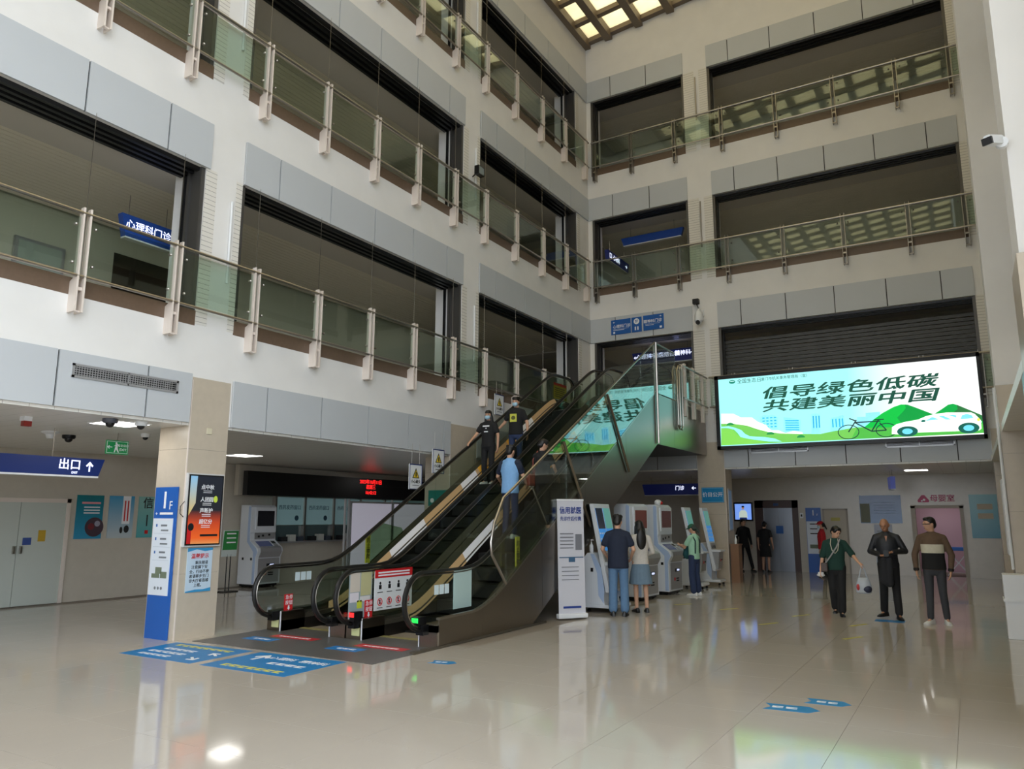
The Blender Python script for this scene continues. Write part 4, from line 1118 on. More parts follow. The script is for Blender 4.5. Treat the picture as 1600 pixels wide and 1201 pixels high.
# ------------------------------------------------------------------ self-service kiosks
m_kwhite = M('kiosk_white', (226,230,236), 0.3)
m_kblue = M('kiosk_pale_blue', (176,196,226), 0.3)
m_kgrey = M('kiosk_silver', (176,176,178), 0.3, metal=0.4)
m_screen_off = M('dark_screen_glass', (46,38,40), 0.08)
m_screen_on = M('kiosk_screen_blue', (60,140,214), 0.3, emit=0.5)
m_screen_dk = M('kiosk_screen_navy', (24,34,60), 0.2, emit=0.15)
m_screen_pad = M('kiosk_touch_screen', (70,78,112), 0.15, emit=0.2)
def casters(t, xs, ys):
    me = MB().cyl((-0.015, 0, 0.03), 0.03, 0.03, 'x', 12).mesh('caster'); me.materials.append(m_black)
    for x in xs:
        for y in ys: link('caster', me, t, (x, y, 0))
def kiosk_b(label, loc, yaw, W=0.8, top_rgb=(120,72,66), group='white payment kiosks'):
    """tower kiosk: monitor on top, sloping touch screen, silver front"""
    t = thing('payment_kiosk', label, 'kiosk', loc, yaw, group)
    prof = [(0.62, 0.08), (0.0, 0.08), (0.0, 0.72), (-0.07, 0.86), (-0.05, 0.95), (0.22, 1.13), (0.24, 1.30), (0.22, 1.34), (0.24, 1.95), (0.30, 2.0), (0.62, 2.0)]
    MB().prism(prof, -W/2, W/2, 'x').build('body', m_kwhite, t, bevel=0.008)
    side = [(0.09, 0.1), (0.01, 0.1), (0.01, 0.72), (-0.06, 0.86), (0.0, 0.96), (0.23, 1.12), (0.25, 1.3), (0.25, 1.95), (0.31, 1.98), (0.33, 1.95), (0.33, 1.1), (0.09, 0.86)]
    for s in (-1, 1):
        x = s*W/2
        MB().prism(side, x-0.004, x+0.004, 'x').build('side_inlay', m_kblue, t)
    box('front_panel', m_kgrey, t, -W/2+0.09, W/2-0.05, -0.006, 0, 0.12, 0.7)
    MB().prism([(-0.075, 0.86), (-0.055, 0.945), (0.0, 0.98), (-0.005, 0.99), (-0.066, 0.95), (-0.085, 0.86), (-0.012, 0.72), (0.0, 0.72)], -W/2+0.09, W/2-0.05, 'x').build('front_lip', m_kgrey, t)
    # upper monitor
    box('monitor_frame', m_kwhite, t, -W/2+0.13, W/2-0.04, 0.205, 0.24, 1.4, 1.93)
    box('monitor', M('monitor_%d' % top_rgb[0], top_rgb, 0.12, emit=0.12), t, -W/2+0.18, W/2-0.09, 0.2, 0.206, 1.48, 1.86)
    box('device_bay', m_kgrey, t, -W/2+0.13, W/2-0.04, 0.215, 0.235, 1.16, 1.32)
    for i, x in enumerate((-0.15, -0.02, 0.18)):
        box('card_slot', m_black, t, x-0.03, x+0.03, 0.208, 0.216, 1.2+0.02*i, 1.25+0.02*i)
    # sloping desk with touch screen and keypad
    def desk(x0, x1, a, b, name, mat, up):
        p0 = (-0.05+0.27*a, 0.95+0.18*a); p1 = (-0.05+0.27*b, 0.95+0.18*b)
        n = (-0.18/0.3245*up, 0.27/0.3245*up)
        MB().prism([p0, p1, (p1[0]+n[0], p1[1]+n[1]), (p0[0]+n[0], p0[1]+n[1])], x0, x1, 'x').build(name, mat, t)
    desk(-0.28, 0.14, 0.12, 0.86, 'touch_screen', m_screen_pad, 0.008)
    desk(0.2, 0.31, 0.55, 0.85, 'keypad', m_black, 0.008)
    desk(0.2, 0.31, 0.2, 0.45, 'card_reader', m_kgrey, 0.012)
    box('receipt_slot', m_black, t, -0.05, 0.2, -0.012, -0.004, 0.5, 0.57)
    box('receipt_light', M('receipt_glow', (210,220,255), 0.4, emit=1.0), t, 0.05, 0.18, -0.014, -0.01, 0.515, 0.555)
    MB().cyl((-0.08, -0.012, 0.34), 0.04, 0.004, 'y', 14).build('emblem', m_red, t); tline(t, 0.09, 0.35, 0.16, 0.03, m_btext, y=-0.009, n=2, gap=0.05)
    for y in (0.12, 0.42): box('side_handle', m_black, t, -W/2-0.006, -W/2, y, y+0.06, 0.66, 0.72)
    casters(t, (-W/2+0.1, W/2-0.1), (0.1, 0.52))
    box('plinth', m_black, t, -W/2+0.04, W/2-0.04, 0.05, 0.58, 0.03, 0.09)
    return t
def kiosk_a(label, loc, yaw, dual=False, group='slanted touch-screen kiosks'):
    """slanted portrait screens on a cabinet with a wide foot"""
    W = 0.74 if dual else 0.5
    t = thing('screen_kiosk', label, 'kiosk', loc, yaw, group)
    MB().prism([(-0.22, 0.08), (0.4, 0.08), (0.4, 0.14), (-0.22, 0.14)], -W/2, W/2, 'x').build('foot', m_kwhite, t, bevel=0.01)
    MB().prism([(0.0, 0.14), (0.4, 0.14), (0.4, 0.98), (0.34, 1.06), (0.22, 1.06), (0.1, 0.86), (0.06, 0.4)], -W/2+0.02, W/2-0.02, 'x').build('cabinet', m_kwhite, t, bevel=0.01)
    for s in (-1, 1):
        x = s*(W/2-0.018)
        MB().prism([(0.02, 0.16), (0.12, 0.3), (0.14, 0.7), (0.27, 1.04), (0.2, 1.04), (0.06, 0.8), (0.0, 0.4)], x-0.004, x+0.004, 'x').build('side_inlay', m_kblue, t)
        box('side_lock', m_black, t, x-0.006, x+0.006, 0.22, 0.27, 0.72, 0.79)
    k = 0.19            # lean of the slab: y per metre of height
    def slab(x0, x1, z0, z1, a, b, name, mat, bev=0.0):
        return MB().prism([(a+k*(z0-0.4), z0), (b+k*(z0-0.4), z0), (b+k*(z1-0.4), z1), (a+k*(z1-0.4), z1)], x0, x1, 'x').build(name, mat, t, bevel=bev)
    slab(-W/2, W/2, 0.36, 1.96, -0.1, -0.02, 'slab', m_kwhite, 0.012)
    cols = [(-W/2+0.05, -0.02), (0.02, W/2-0.05)] if dual else [(-W/2+0.05, W/2-0.05)]
    for i, (a, b) in enumerate(cols):
        slab(a, b, 1.1, 1.88, -0.106, -0.1, 'screen', m_screen_on)
        slab(a, b, 1.5, 1.88, -0.109, -0.105, 'screen_header', m_screen_dk if i == 0 and dual else M('screen_teal', (110,180,170), 0.3, emit=0.3))
        for z in (1.2, 1.3, 1.4):
            for j in range(4):
                xx = a+(b-a)*(j+0.5)/4
                slab(xx-0.02, xx+0.02, z, z+0.03, -0.108, -0.105, 'screen_icon', m_wtext)
    slab(-W/2+0.05, W/2-0.05, 0.86, 1.06, -0.106, -0.1, 'device_panel', m_kgrey)
    for x in (-0.12, 0.02, 0.13): slab(x-0.025, x+0.025, 0.93, 1.0, -0.112, -0.105, 'scanner', m_black)
    MB().prism([(-0.24, 0.84), (0.0, 0.84), (0.0, 0.9), (-0.24, 0.88)], -W/2+0.03, W/2-0.03, 'x').build('shelf', m_kwhite, t, bevel=0.006)
    MB().prism([(-0.16, 0.42), (0.0, 0.42), (0.0, 0.84), (-0.2, 0.84)], -W/2+0.06, W/2-0.06, 'x').build('lower_cabinet', m_kgrey, t)
    MB().cyl((-0.08, -0.204, 0.63), 0.035, 0.004, 'y', 14).build('emblem', m_red, t); tline(t, 0.04, 0.64, 0.12, 0.03, m_btext, y=-0.2)
    casters(t, (-W/2+0.07, W/2-0.07), (-0.17, 0.34))
    return t
KY = PI/2
kiosk_a('slanted kiosk with two portrait screens beside the roll-up banner', (-5.86, 13.45, 0), KY, dual=True)
kiosk_b('white payment kiosk right behind the couple', (-5.93, 15.62, 0), KY-0.1)
kiosk_b('white payment kiosk used by the girl in mint green', (-5.88, 17.1, 0), KY-0.06, top_rgb=(96,64,62))
kiosk_a('slanted single-screen kiosk half hidden behind the girl in mint', (-5.9, 18.75, 0), KY)
kiosk_a('slanted single-screen kiosk in front of the beige back column', (-5.85, 20.05, 0), KY)
kiosk_b('grey-white payment kiosk standing in the left hall', (-15.1, 13.45, 0), KY, top_rgb=(30,30,34), group='white payment kiosks')

# ------------------------------------------------------------------ roll-up banner and smaller hall furniture
t = thing('rollup_banner', 'pale roll-up banner with blue heading beside the steel escalator side', 'banner', (-5.97, 12.0, 0), 0.95); t.scale = (0.86, 1, 1)
m_ban = M('banner_cloth', (206,206,214), 0.6)
MB().prism([(-0.33, 0.02), (0.33, 0.02), (0.33, 0.1), (-0.33, 0.1)], -0.05, 0.06, 'y').build('base_case', m_white, t, bevel=0.02)
MB().add([(-0.3, 0, 0.1), (0.3, 0, 0.1), (0.3, 0.04, 2.0), (-0.3, 0.04, 2.0), (-0.3, 0.004, 0.1), (0.3, 0.004, 0.1), (0.3, 0.044, 2.0), (-0.3, 0.044, 2.0)], [(0,1,2,3), (7,6,5,4), (0,4,5,1), (1,5,6,2), (2,6,7,3), (3,7,4,0)]).build('cloth', m_ban, t)
box('top_bar', m_white, t, -0.305, 0.305, 0.03, 0.055, 1.99, 2.02)
MB().tube([(0, 0.09, 0.05), (0, 0.06, 2.0)], 0.01, 6).build('pole', m_steel, t)
m_bblue = M('banner_blue', (36,62,140), 0.5)
text(t, '信用就医', 0.0, 1.82, 0.125, m_bblue, y=0.028, bold=0.02); text(t, '先诊疗后付费', 0.0, 1.68, 0.08, m_bblue, y=0.026, bold=0.012)
for i in range(5): box('text_line', M('print_grey', (120,122,130), 0.6), t, -0.25, 0.05, 0.012, 0.018, 1.42-i*0.06, 1.435-i*0.06)
box('phone_picture', M('print_grey', (120,122,130), 0.6), t, 0.1, 0.24, 0.012, 0.02, 1.15, 1.42)
box('section_bar', M('print_slate', (60,96,130), 0.6), t, -0.27, 0.27, 0.01, 0.016, 1.02, 1.035); box('section_tag', M('print_slate', (60,96,130), 0.6), t, -0.06, 0.08, 0.009, 0.016, 0.95, 1.03)
for i in range(4): box('text_line', M('print_grey', (120,122,130), 0.6), t, -0.22, 0.16, 0.004, 0.012, 0.86-i*0.07, 0.872-i*0.07)
tline(t, 0.0, 0.2, 0.4, 0.035, m_bblue, y=-0.004)

def bottle(label, loc):
    t = thing('sanitizer_bottle', label, 'bottle', loc, 0, 'hand sanitizer pump bottles')
    MB().lathe([(0.0, 0), (0.036, 0), (0.038, 0.02), (0.038, 0.13), (0.015, 0.16), (0.012, 0.18)], seg=14).build('body', m_white, t, smooth='auto')
    MB().lathe([(0.016, 0.17), (0.016, 0.19), (0.006, 0.195), (0.006, 0.23)], seg=10).box(-0.012, 0.045, -0.008, 0.008, 0.225, 0.24).build('pump', m_white, t)
bottle('sanitizer pump bottle on the cabinet of the two-screen kiosk', (-6.14, 13.17, 1.06))

# left hall: double door, posters, pharmacy windows, LED board, light boxes
d = struct('door_1', (XL-6.19, 0, 0), PI/2)
m_door = M('pale_grey_green_door', (196,202,194), 0.4)
for a, b in ((7.03, 7.9), (7.91, 8.78)): box('leaf', m_door, d, a, b, -0.03, 0.0, 0.01, 1.98)
for a, b, c, e in ((6.95, 7.03, 0, 2.06), (8.78, 8.86, 0, 2.06), (6.95, 8.86, 1.98, 2.06)): box('door_frame', m_postw, d, a, b, -0.045, 0.0, c, e)
for x in (7.84, 7.97): box('handle', m_steel, d, x-0.015, x+0.015, -0.09, -0.03, 1.0, 1.14)
box('blue_label', M('label_blue', (60,84,150), 0.5), d, 8.0, 8.16, -0.034, -0.03, 1.16, 1.3); box('yellow_label', M('label_ochre', (196,160,50), 0.5), d, 8.28, 8.42, -0.034, -0.03, 1.22, 1.44)
for i, (y0, lab, cA, cB) in enumerate(((9.0, 'teal poster with a round dark photograph on the left hall wall', (22,120,130), (60,150,190)), (9.7, 'light blue poster with black brush writing on the left hall wall', (70,160,204), (196,206,210)), (10.38, 'pale teal poster half hidden behind the front left column', (150,196,190), (90,176,180)))):
    t = thing('wall_poster', lab, 'poster', (XL-6.2, y0+0.285, 1.25), PI/2, 'posters on the left hall wall')
    box('board', vgrad('poster_%d' % i, [(0.0, cB), (1.0, cA)], 0.0, 0.9, 0.0), t, -0.285, 0.285, -0.02, 0, 0, 0.9)
    if i == 0:
        MB().cyl((0.12, -0.024, 0.24), 0.2, 0.004, 'y', 28).build('round_photo', M('photo_dark', (70,54,66), 0.5), t)
        MB().cyl((0.05, -0.027, 0.25), 0.07, 0.003, 'y', 18).build('photo_red', M('photo_maroon', (120,40,48), 0.5), t); MB().cyl((0.18, -0.027, 0.31), 0.06, 0.003, 'y', 18).build('photo_grey', M('photo_slate', (150,150,166), 0.5), t)
        tline(t, 0.02, 0.74, 0.4, 0.04, M('poster_pink', (226,150,160), 0.5), y=-0.022)
        tline(t, 0.04, 0.65, 0.34, 0.022, m_wtext, y=-0.022, n=3, gap=0.06)
    elif i == 1:
        box('pale_band', m_wtext, t, 0.02, 0.2, -0.022, -0.02, 0.3, 0.9)
        [box('text_column', m_red, t, x_, x_+0.03, -0.024, -0.022, 0.36, 0.8) for x_ in (0.06, 0.13)]; MB().ell((0.02, -0.022, 0.17), (0.035, 0.003, 0.07), 10, 8).ell((0.14, -0.022, 0.19), (0.06, 0.003, 0.08), 10, 8).build('brush_mark', m_btext, t)
    else:
        text(t, '信', -0.06, 0.74, 0.26, m_btext, y=-0.024, bold=0.01); box('text_column', m_btext, t, -0.08, -0.05, -0.024, -0.022, 0.25, 0.5); box('seal', m_red, t, -0.1, -0.02, -0.022, -0.02, 0.08, 0.16)
PX = XL-5.8
ph = thing('pharmacy_counter', 'pharmacy window counter with frosted glass in the left hall', 'counter', (PX, 0, 0), PI/2)
box('apron_wall', m_tilewall, ph, 13.95, 20.6, 0, 0.12, 0, 1.04); box('ledge', m_kgrey, ph, 13.95, 20.6, -0.15, 0.2, 1.04, 1.08)
m_phg = M('glowing_frosted_pane', (150,186,190), 0.2, emit=0.12)  # faint glow put into the pane for the lit interior behind
ys_ = [13.97, 15.0, 16.1, 17.2, 18.3, 19.4, 20.5]
for a, b in zip(ys_[:-1], ys_[1:]):
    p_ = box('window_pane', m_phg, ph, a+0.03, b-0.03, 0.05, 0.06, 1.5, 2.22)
    text(p_, '西药发药窗口', (a+b)/2, 1.95, 0.13, M('window_teal_text', (40,80,100), 0.5), y=0.045)
    MB().cyl(((a+b)/2+0.25, 0.044, 1.68), 0.07, 0.004, 'y', 18).build('number_disc', M('window_teal_text', (40,80,100), 0.5), p_)
    box('lower_pane', M('dim_counter_glass', (86,104,106), 0.1), ph, a+0.03, b-0.03, 0.1, 0.11, 1.08, 1.48)
    for k in range(3): box('box_on_counter', M('counter_box_%d' % (k % 3), [(30,32,36), (206,206,200), (60,70,84)][k % 3], 0.6), ph, a+0.15+k*0.28, a+0.35+k*0.28, -0.1, 0.05, 1.08, 1.2+0.05*(k % 2))
for y in ys_: box('mullion', m_steel, ph, y-0.03, y+0.03, 0.0, 0.12, 1.04, 2.26)
box('upper_wall', m_tilewall, ph, 12.85, 20.8, 0.15, 0.3, 2.24, GC-0.01)
t = thing('led_board', 'long black LED board with red date and time over the pharmacy windows', 'display', (PX+0.02, 0, 0), PI/2)
box('housing', M('led_black', (10,10,12), 0.3), t, 12.85, 20.8, -0.16, 0.0, 2.24, 2.84)
box('frame_line', M('led_line', (60,62,66), 0.4), t, 16.95, 20.6, -0.163, -0.16, 2.62, 2.625)
m_led = emis('led_red', (255,34,34), 2.0)
for body, z in (('2023年10月11日', 2.73), ('星期三', 2.58), ('16:42:12', 2.42)): text(t, body, 17.4, z, 0.14, m_led, y=-0.165, bold=0.01)
t = thing('light_box', 'white double light box board on an aluminium stand behind the left escalator', 'board', (-13.2, 0, 0), PI/2)
for a, b in ((14.3, 15.88), (15.92, 17.45)):
    MB().box(a, b, 0, 0.06, 0.5, 2.1).build('panel_frame', m_kgrey, t); box('panel_face', M('lilac_white_face', (214,210,226), 0.5, emit=0.25), t, a+0.04, b-0.04, -0.006, 0, 0.55, 2.05)
for y in (14.12, 14.25, 15.9, 17.5): MB().tube([(y, 0.03, 0), (y, 0.03, 2.15)], 0.03, 8).build('post', m_kgrey, t)
t = thing('lift_sign', 'small white lift sign with arrow on the left hall wall beside the kiosk', 'sign', (XL-6.19, 12.45, 1.35), PI/2)
box('plate', m_white, t, -0.17, 0.17, -0.015, 0, 0, 0.4); text(t, '电\n梯', 0.08, 0.2, 0.12, m_btext, y=-0.018); arrow(t, -0.08, 0.2, 0.09, PI/2*1.3, m_btext, y=-0.018)
t = thing('code_stand', 'green and white notice on a black floor stand in the left hall', 'sign stand', (-14.9, 12.1, 0), PI/2)
MB().prism([(-0.2, 0), (0.2, 0), (0.2, 0.02), (-0.2, 0.02)], -0.15, 0.15, 'y').build('base', m_black, t)
for x in (-0.05, 0.05): MB().tube([(x, 0, 0.02), (x, 0, 0.85)], 0.012, 6).build('pole', m_black, t)
MB().prism([(-0.22, 0.8), (0.2, 0.8), (0.24, 1.4), (-0.18, 1.4)], -0.01, 0.01, 'y').build('board', M('stand_white', (206,216,214), 0.5), t); MB().prism([(-0.2, 0.95), (0.2, 0.95), (0.23, 1.38), (-0.17, 1.38)], -0.013, -0.01, 'y').build('green_field', M('stand_green', (50,140,70), 0.5), t)
tline(t, 0.03, 1.32, 0.26, 0.03, m_wtext, y=-0.015, n=3, gap=0.1)
t = plate_sign('teal_sign', 'small teal sign on the rear left column behind the left escalator', 'sign', (XL-0.3, 13.55, 1.95), 0, 0.5, 0.34, M('teal_plate', (20,130,120), 0.4))
MB().cyl((-0.14, -0.024, 0.12), 0.05, 0.003, 'y', 14).build('cloud_mark', m_wtext, t)

# hanging head-clearance warnings beside the left escalator
for y, z, rod, lab in ((12.05, 2.25, 0.4, 'lower'), (12.8, 2.6, 0.36, 'middle'), (15.2, 4.1, 0.3, 'upper')):
    t = thing('clearance_sign', 'white hanging head-clearance warning, %s of the three beside the left escalator' % lab, 'sign', (-9.45, y, z), PI/2, 'hanging head-clearance warnings')
    MB().box(-0.2, 0.2, -0.012, 0.012, 0, 0.5).build('plate', m_white, t, bevel=0.004)
    f = MB()
    for a, b, c, d_ in ((-0.2, 0.2, 0.48, 0.5), (-0.2, -0.185, 0, 0.5), (0.185, 0.2, 0, 0.5), (-0.2, 0.2, 0, 0.012)): f.box(a, b, -0.016, -0.012, c, d_)
    f.build('border', m_navy, t)
    MB().prism([(-0.11, 0.22), (0.11, 0.22), (0, 0.42)], -0.016, -0.012, 'y').build('warning_triangle', m_btext, t); MB().prism([(-0.08, 0.235), (0.08, 0.235), (0, 0.385)], -0.018, -0.016, 'y').build('triangle_field', M('warning_yellow', (226,196,50), 0.5), t)
    MB().prism([(-0.015, 0.25), (0.015, 0.25), (0.02, 0.34), (-0.02, 0.34)], -0.02, -0.018, 'y').build('triangle_mark', m_btext, t)
    text(t, '小心碰头', 0, 0.15, 0.075, m_btext, y=-0.014, bold=0.01); tline(t, 0, 0.08, 0.2, 0.012, m_btext, y=-0.014)
    for x in (-0.12, 0.12): MB().tube([(x, 0, 0.5), (x, 0, 0.5+rod)], 0.004, 5).build('suspension_rod', m_railm, t)
yb = box('safety_board', M('board_yellow', (214,190,60), 0.5), esc1, -0.615, -0.608, 17.55, 18.3, 4.82, 5.25)
box('board_header', m_red, yb, -0.608, -0.606, 17.55, 18.3, 5.18, 5.25)
for i in range(5): box('text_line', m_btext, yb, -0.608, -0.606, 17.62, 18.2, 4.88+i*0.055, 4.9+i*0.055)

# ceiling fittings of the left hall
def panel_light(label, x, y, s=0.6, st=9.0, z=GC):
    t = thing('panel_light', label, 'ceiling light', (x, y, z), 0, 'square ceiling panel lights')
    MB().box(-s/2, s/2, -s/2, s/2, -0.012, 0.0).build('frame', m_white, t)
    m = M('panel_light_glow', (255,252,246), 0.5, emit=st)
    MB().add([(-s/2+0.02, -s/2+0.02, -0.013), (s/2-0.02, -s/2+0.02, -0.013), (s/2-0.02, s/2-0.02, -0.013), (-s/2+0.02, s/2-0.02, -0.013)], [(3,2,1,0)]).build('diffuser', m, t)
for x, y, lab in ((-10.35, 6.37, 'in the left hall above the exit sign'), (-13.4, 11.1, 'in front of the LED board'), (-13.4, 3.4, 'added to brighten the near part of the left hall'), (-13.2, 19.0, 'added to brighten the far end of the left hall'), (-1.2, 23.8, 'in the rear hall before the posters')):
    panel_light('square ceiling light '+lab, x, y)  # near and far left-hall lights are added fill without a visible source
def dome(label, x, y, col, r=0.08, shell=None, z=GC):
    t = thing('dome_camera', label, 'camera', (x, y, z), 0, 'ceiling dome cameras')
    MB().lathe([(0.0, 0.0), (r, 0.0), (r, -0.04), (r*0.85, -0.06), (0.0, -0.06)][::-1], seg=18).build('housing', shell or m_white, t, smooth='auto')
    MB().ell((0, 0, -0.06), (r*0.62, r*0.62, r*0.6), 14, 8).build('lens_dome', col, t, smooth=True)
dome('dark grey dome camera on the ceiling before the bright panel', -9.98, 6.0, m_black, 0.1, M('dark_grey_shell', (80,82,92), 0.4))
dome('white dome camera at the right end of the bright ceiling panel', -9.93, 6.42, m_black, 0.085)
dome('small white dome camera next to the front left column', -11.3, 7.4, m_black, 0.07)
dome('black dome camera over the long exit sign', -12.6, 6.9, m_black, 0.1, m_black)
t = tag(MB().lathe([(0.0, -0.11), (0.05, -0.11), (0.07, -0.05), (0.13, -0.02), (0.13, 0.0), (0.0, 0.0)], (-12.3, 6.45, GC), 18).build('smoke_detector', m_white, None, smooth='auto'), 'white cone-shaped smoke detector on the left hall ceiling', 'detector')
t = thing('alarm_beacon', 'small red and white alarm beacon on the near ceiling of the left hall', 'alarm', (-10.75, 5.3, GC)); box('base', m_white, t, -0.06, 0.06, -0.05, 0.05, -0.06, 0); box('lens', M('dull_red', (140,44,38), 0.4), t, -0.02, 0.06, -0.05, 0.05, -0.13, -0.06)

# ventilation grilles on the fascia
def grille(label, loc, yaw, w, h, mesh):
    t = thing('air_grille', label, 'vent', loc, yaw, 'fascia air grilles')
    f = MB()
    for a, b, c, d_ in ((-w/2, w/2, 0, 0.03), (-w/2, w/2, h-0.03, h), (-w/2, -w/2+0.03, 0, h), (w/2-0.03, w/2, 0, h), (-0.01, 0.01, 0, h)): f.box(a, b, -0.05, -0.035, c, d_)
    f.build('frame', m_kgrey, t); box('backing', m_black, t, -w/2+0.02, w/2-0.02, -0.038, -0.036, 0.02, h-0.02)
    bme = MB().box(-w/2+0.03, w/2-0.03, -0.046, -0.038, 0, 0.009).mesh('blade'); bme.materials.append(m_kgrey)
    n = int((h-0.06)/0.03)
    for i in range(n): link('blade', bme, t, (0, 0, 0.04+i*0.03))
    if mesh:
        vme = MB().box(0, 0.009, -0.045, -0.038, 0.03, h-0.03).mesh('bar'); vme.materials.append(m_kgrey)
        for i in range(int((w-0.1)/0.035)): link('bar', vme, t, (-w/2+0.05+i*0.035, 0, 0))
grille('long perforated air grille on the left fascia above the exit sign', (XL, 6.0, 3.45), PI/2, 1.52, 0.18, True)
grille('slot air grille under the left end of the big screen', (-4.24, YB, 3.42), 0, 1.5, 0.17, False)
grille('slot air grille under the car on the big screen', (-0.93, YB, 3.42), 0, 1.5, 0.17, False)

# cameras and lamp on the walls
t = thing('ptz_camera', 'white pan-tilt dome camera on a bracket beside the corner signs', 'camera', (-6.15, YB, 7.0))
box('wall_plate', m_white, t, -0.06, 0.06, -0.03, 0, 0.4, 0.6); MB().tube([(0, -0.02, 0.5), (0, -0.3, 0.55), (0, -0.34, 0.45)], 0.03, 8).build('arm', m_white, t)
MB().lathe([(0.05, 0.5), (0.1, 0.42), (0.12, 0.3), (0.12, 0.2), (0.0, 0.2)][::-1], (0, -0.34, 0), 18).build('housing', m_white, t, smooth='auto'); MB().ell((0, -0.34, 0.19), (0.1, 0.1, 0.12), 16, 10).build('lens_ball', m_white, t, smooth=True)
MB().cyl((0, -0.46, 0.14), 0.06, 0.06, 'y', 16).build('lens', m_black, t)
box('junction_box', m_black, t, -0.22, -0.05, -0.16, -0.02, 0.78, 0.92); MB().tube([(-0.12, -0.1, 0.78), (-0.08, -0.12, 0.68), (-0.02, -0.2, 0.55)], 0.014, 6).build('cable', m_black, t)
t = thing('bullet_camera', 'white bullet camera on the near right column', 'camera', (0.47, 6.85, 4.66))
MB().cyl((0.0, -0.03, 0), 0.045, 0.05, 'y', 16).build('wall_mount', m_white, t, smooth='auto'); MB().tube([(0, -0.03, 0), (-0.05, -0.06, 0.0), (-0.09, -0.07, -0.01)], 0.018, 8).build('arm', m_white, t, smooth='auto')
b_ = MB().prism([(-0.035, -0.035), (0.035, -0.035), (0.035, 0.02), (0.02, 0.04), (-0.02, 0.04), (-0.035, 0.02)], 0.0, 0.2, 'y').build('body', m_white, t); b_.location = (-0.1, -0.16, -0.02); b_.rotation_euler = (0.25, 0, -0.5)
l_ = MB().prism([(-0.038, -0.036), (0.038, -0.036), (0.038, 0.02), (-0.038, 0.02)], -0.02, 0.002, 'y').build('lens_face', m_black, t); l_.location = (-0.1, -0.16, -0.02); l_.rotation_euler = (0.25, 0, -0.5)
t = thing('floodlight', 'small black floodlight on the left wall above the second-floor fascia', 'floodlight', (XL+0.01, 14.3, 9.75), PI/2)
MB().tube([(0, 0, 0.1), (0.0, -0.14, 0.18)], 0.015, 6).build('bracket', m_black, t); b_ = box('head', m_black, t, -0.13, 0.13, -0.26, -0.14, 0.08, 0.3); box('lamp_glass', M('lamp_glass', (140,150,150), 0.2), t, -0.1, 0.1, -0.265, -0.26, 0.1, 0.28)

# gallery details behind the railings
t = thing('hydrant_cabinet', 'grey fire-hydrant cabinet on the gallery wall behind the near left railing', 'cabinet', (XL-3.83, 6.56, 5.45), PI/2)
box('frame', m_kgrey, t, -0.42, 0.42, -0.06, 0, 0.0, 0.95); box('door_leaf', M('cabinet_pale', (176,186,176), 0.4), t, -0.36, 0.36, -0.07, -0.06, 0.06, 0.89); text(t, '消火栓', 0, 0.35, 0.18, m_btext, y=-0.075)
for (y0, y1, l, lab) in ((7.9, 9.8, 0, 'behind the near left opening'), (16.6, 18.2, 1, 'behind the far left opening, third floor')):
    dd = struct('door_%d' % (2+l), (XL-3.84, 0, SILL[l]), PI/2)
    box('leaf', m_dark, dd, y0, y1, -0.02, 0, 0, 2.1)  # flat dark sheet; the near one paints the shade inside an open doorway
t = plate_sign('clinic_plate', 'small blue plate on the gallery wall behind the middle left railing', 'sign', (XL-3.84, 18.4, 5.6), PI/2, 0.4, 0.3, m_blue); tline(t, 0, 0.18, 0.24, 0.05, m_wtext, n=2, gap=0.08)

# ------------------------------------------------------------------ rear hall: lift, screens, posters, nursing room
BW = YB+5.255
t = struct('door_4', (-5.505, BW, 0))
m_lift = M('brushed_lift_steel', (150,154,162), 0.3, metal=0.9); m_jamb = M('dark_brown_jamb', (74,52,46), 0.4)
for a, b, c, d_ in ((-0.69, -0.42, 0, 2.27), (0.5, 0.69, 0, 2.27), (-0.69, 0.69, 2.03, 2.27)): box('jamb', m_jamb, t, a, b, -0.03, 0.2, c, d_)
for a, b in ((-0.42, 0.04), (0.045, 0.5)): box('lift_leaf', m_lift, t, a, b, 0.06, 0.1, 0, 2.03)
box('recess_back', m_black, t, -0.7, 0.7, 0.2, 0.25, 0, 2.3)
box('leaf_notice', m_blue, t, -0.05, 0.18, 0.05, 0.06, 1.2, 1.45); box('lift_display', M('lift_display', (40,70,120), 0.3), t, -0.08, 0.08, -0.035, -0.03, 2.1, 2.18)
t = thing('call_panel', 'small lift call panel on the rear wall beside the lift', 'panel', (-4.72, BW, 1.7)); box('plate', m_white, t, -0.05, 0.05, -0.012, 0, 0, 0.17); box('arrow_window', m_black, t, -0.025, 0.025, -0.014, -0.012, 0.05, 0.12)
t = thing('wall_television', 'wall screen showing a seated man on blue in the rear hall', 'television', (-6.57, BW, 1.6))
box('bezel', m_black, t, -0.31, 0.31, -0.06, 0, 0, 0.62); pic = box('picture', emis('tv_blue', (120,160,244), 0.9), t, -0.27, 0.27, -0.064, -0.06, 0.05, 0.57)
MB().ell((0, -0.066, 0.44), (0.045, 0.004, 0.06), 12, 8).build('face', emis('tv_skin', (190,150,130), 0.6), pic); MB().ell((0, -0.067, 0.475), (0.048, 0.004, 0.035), 12, 6).build('hair', m_btext, pic)
MB().prism([(-0.14, 0.1), (0.14, 0.1), (0.13, 0.28), (0.07, 0.36), (-0.07, 0.36), (-0.13, 0.28)], -0.067, -0.063, 'y').build('shirt', emis('tv_shirt', (206,220,206), 0.7), pic); MB().prism([(-0.13, 0.05), (0.13, 0.05), (0.11, 0.12), (-0.11, 0.12)], -0.069, -0.065, 'y').build('trousers', emis('tv_navy', (30,50,110), 0.5), pic)
t = thing('floor_directory', 'blue and white 1F directory on the rear wall beside the lift', 'sign', (-4.36, BW, 0))
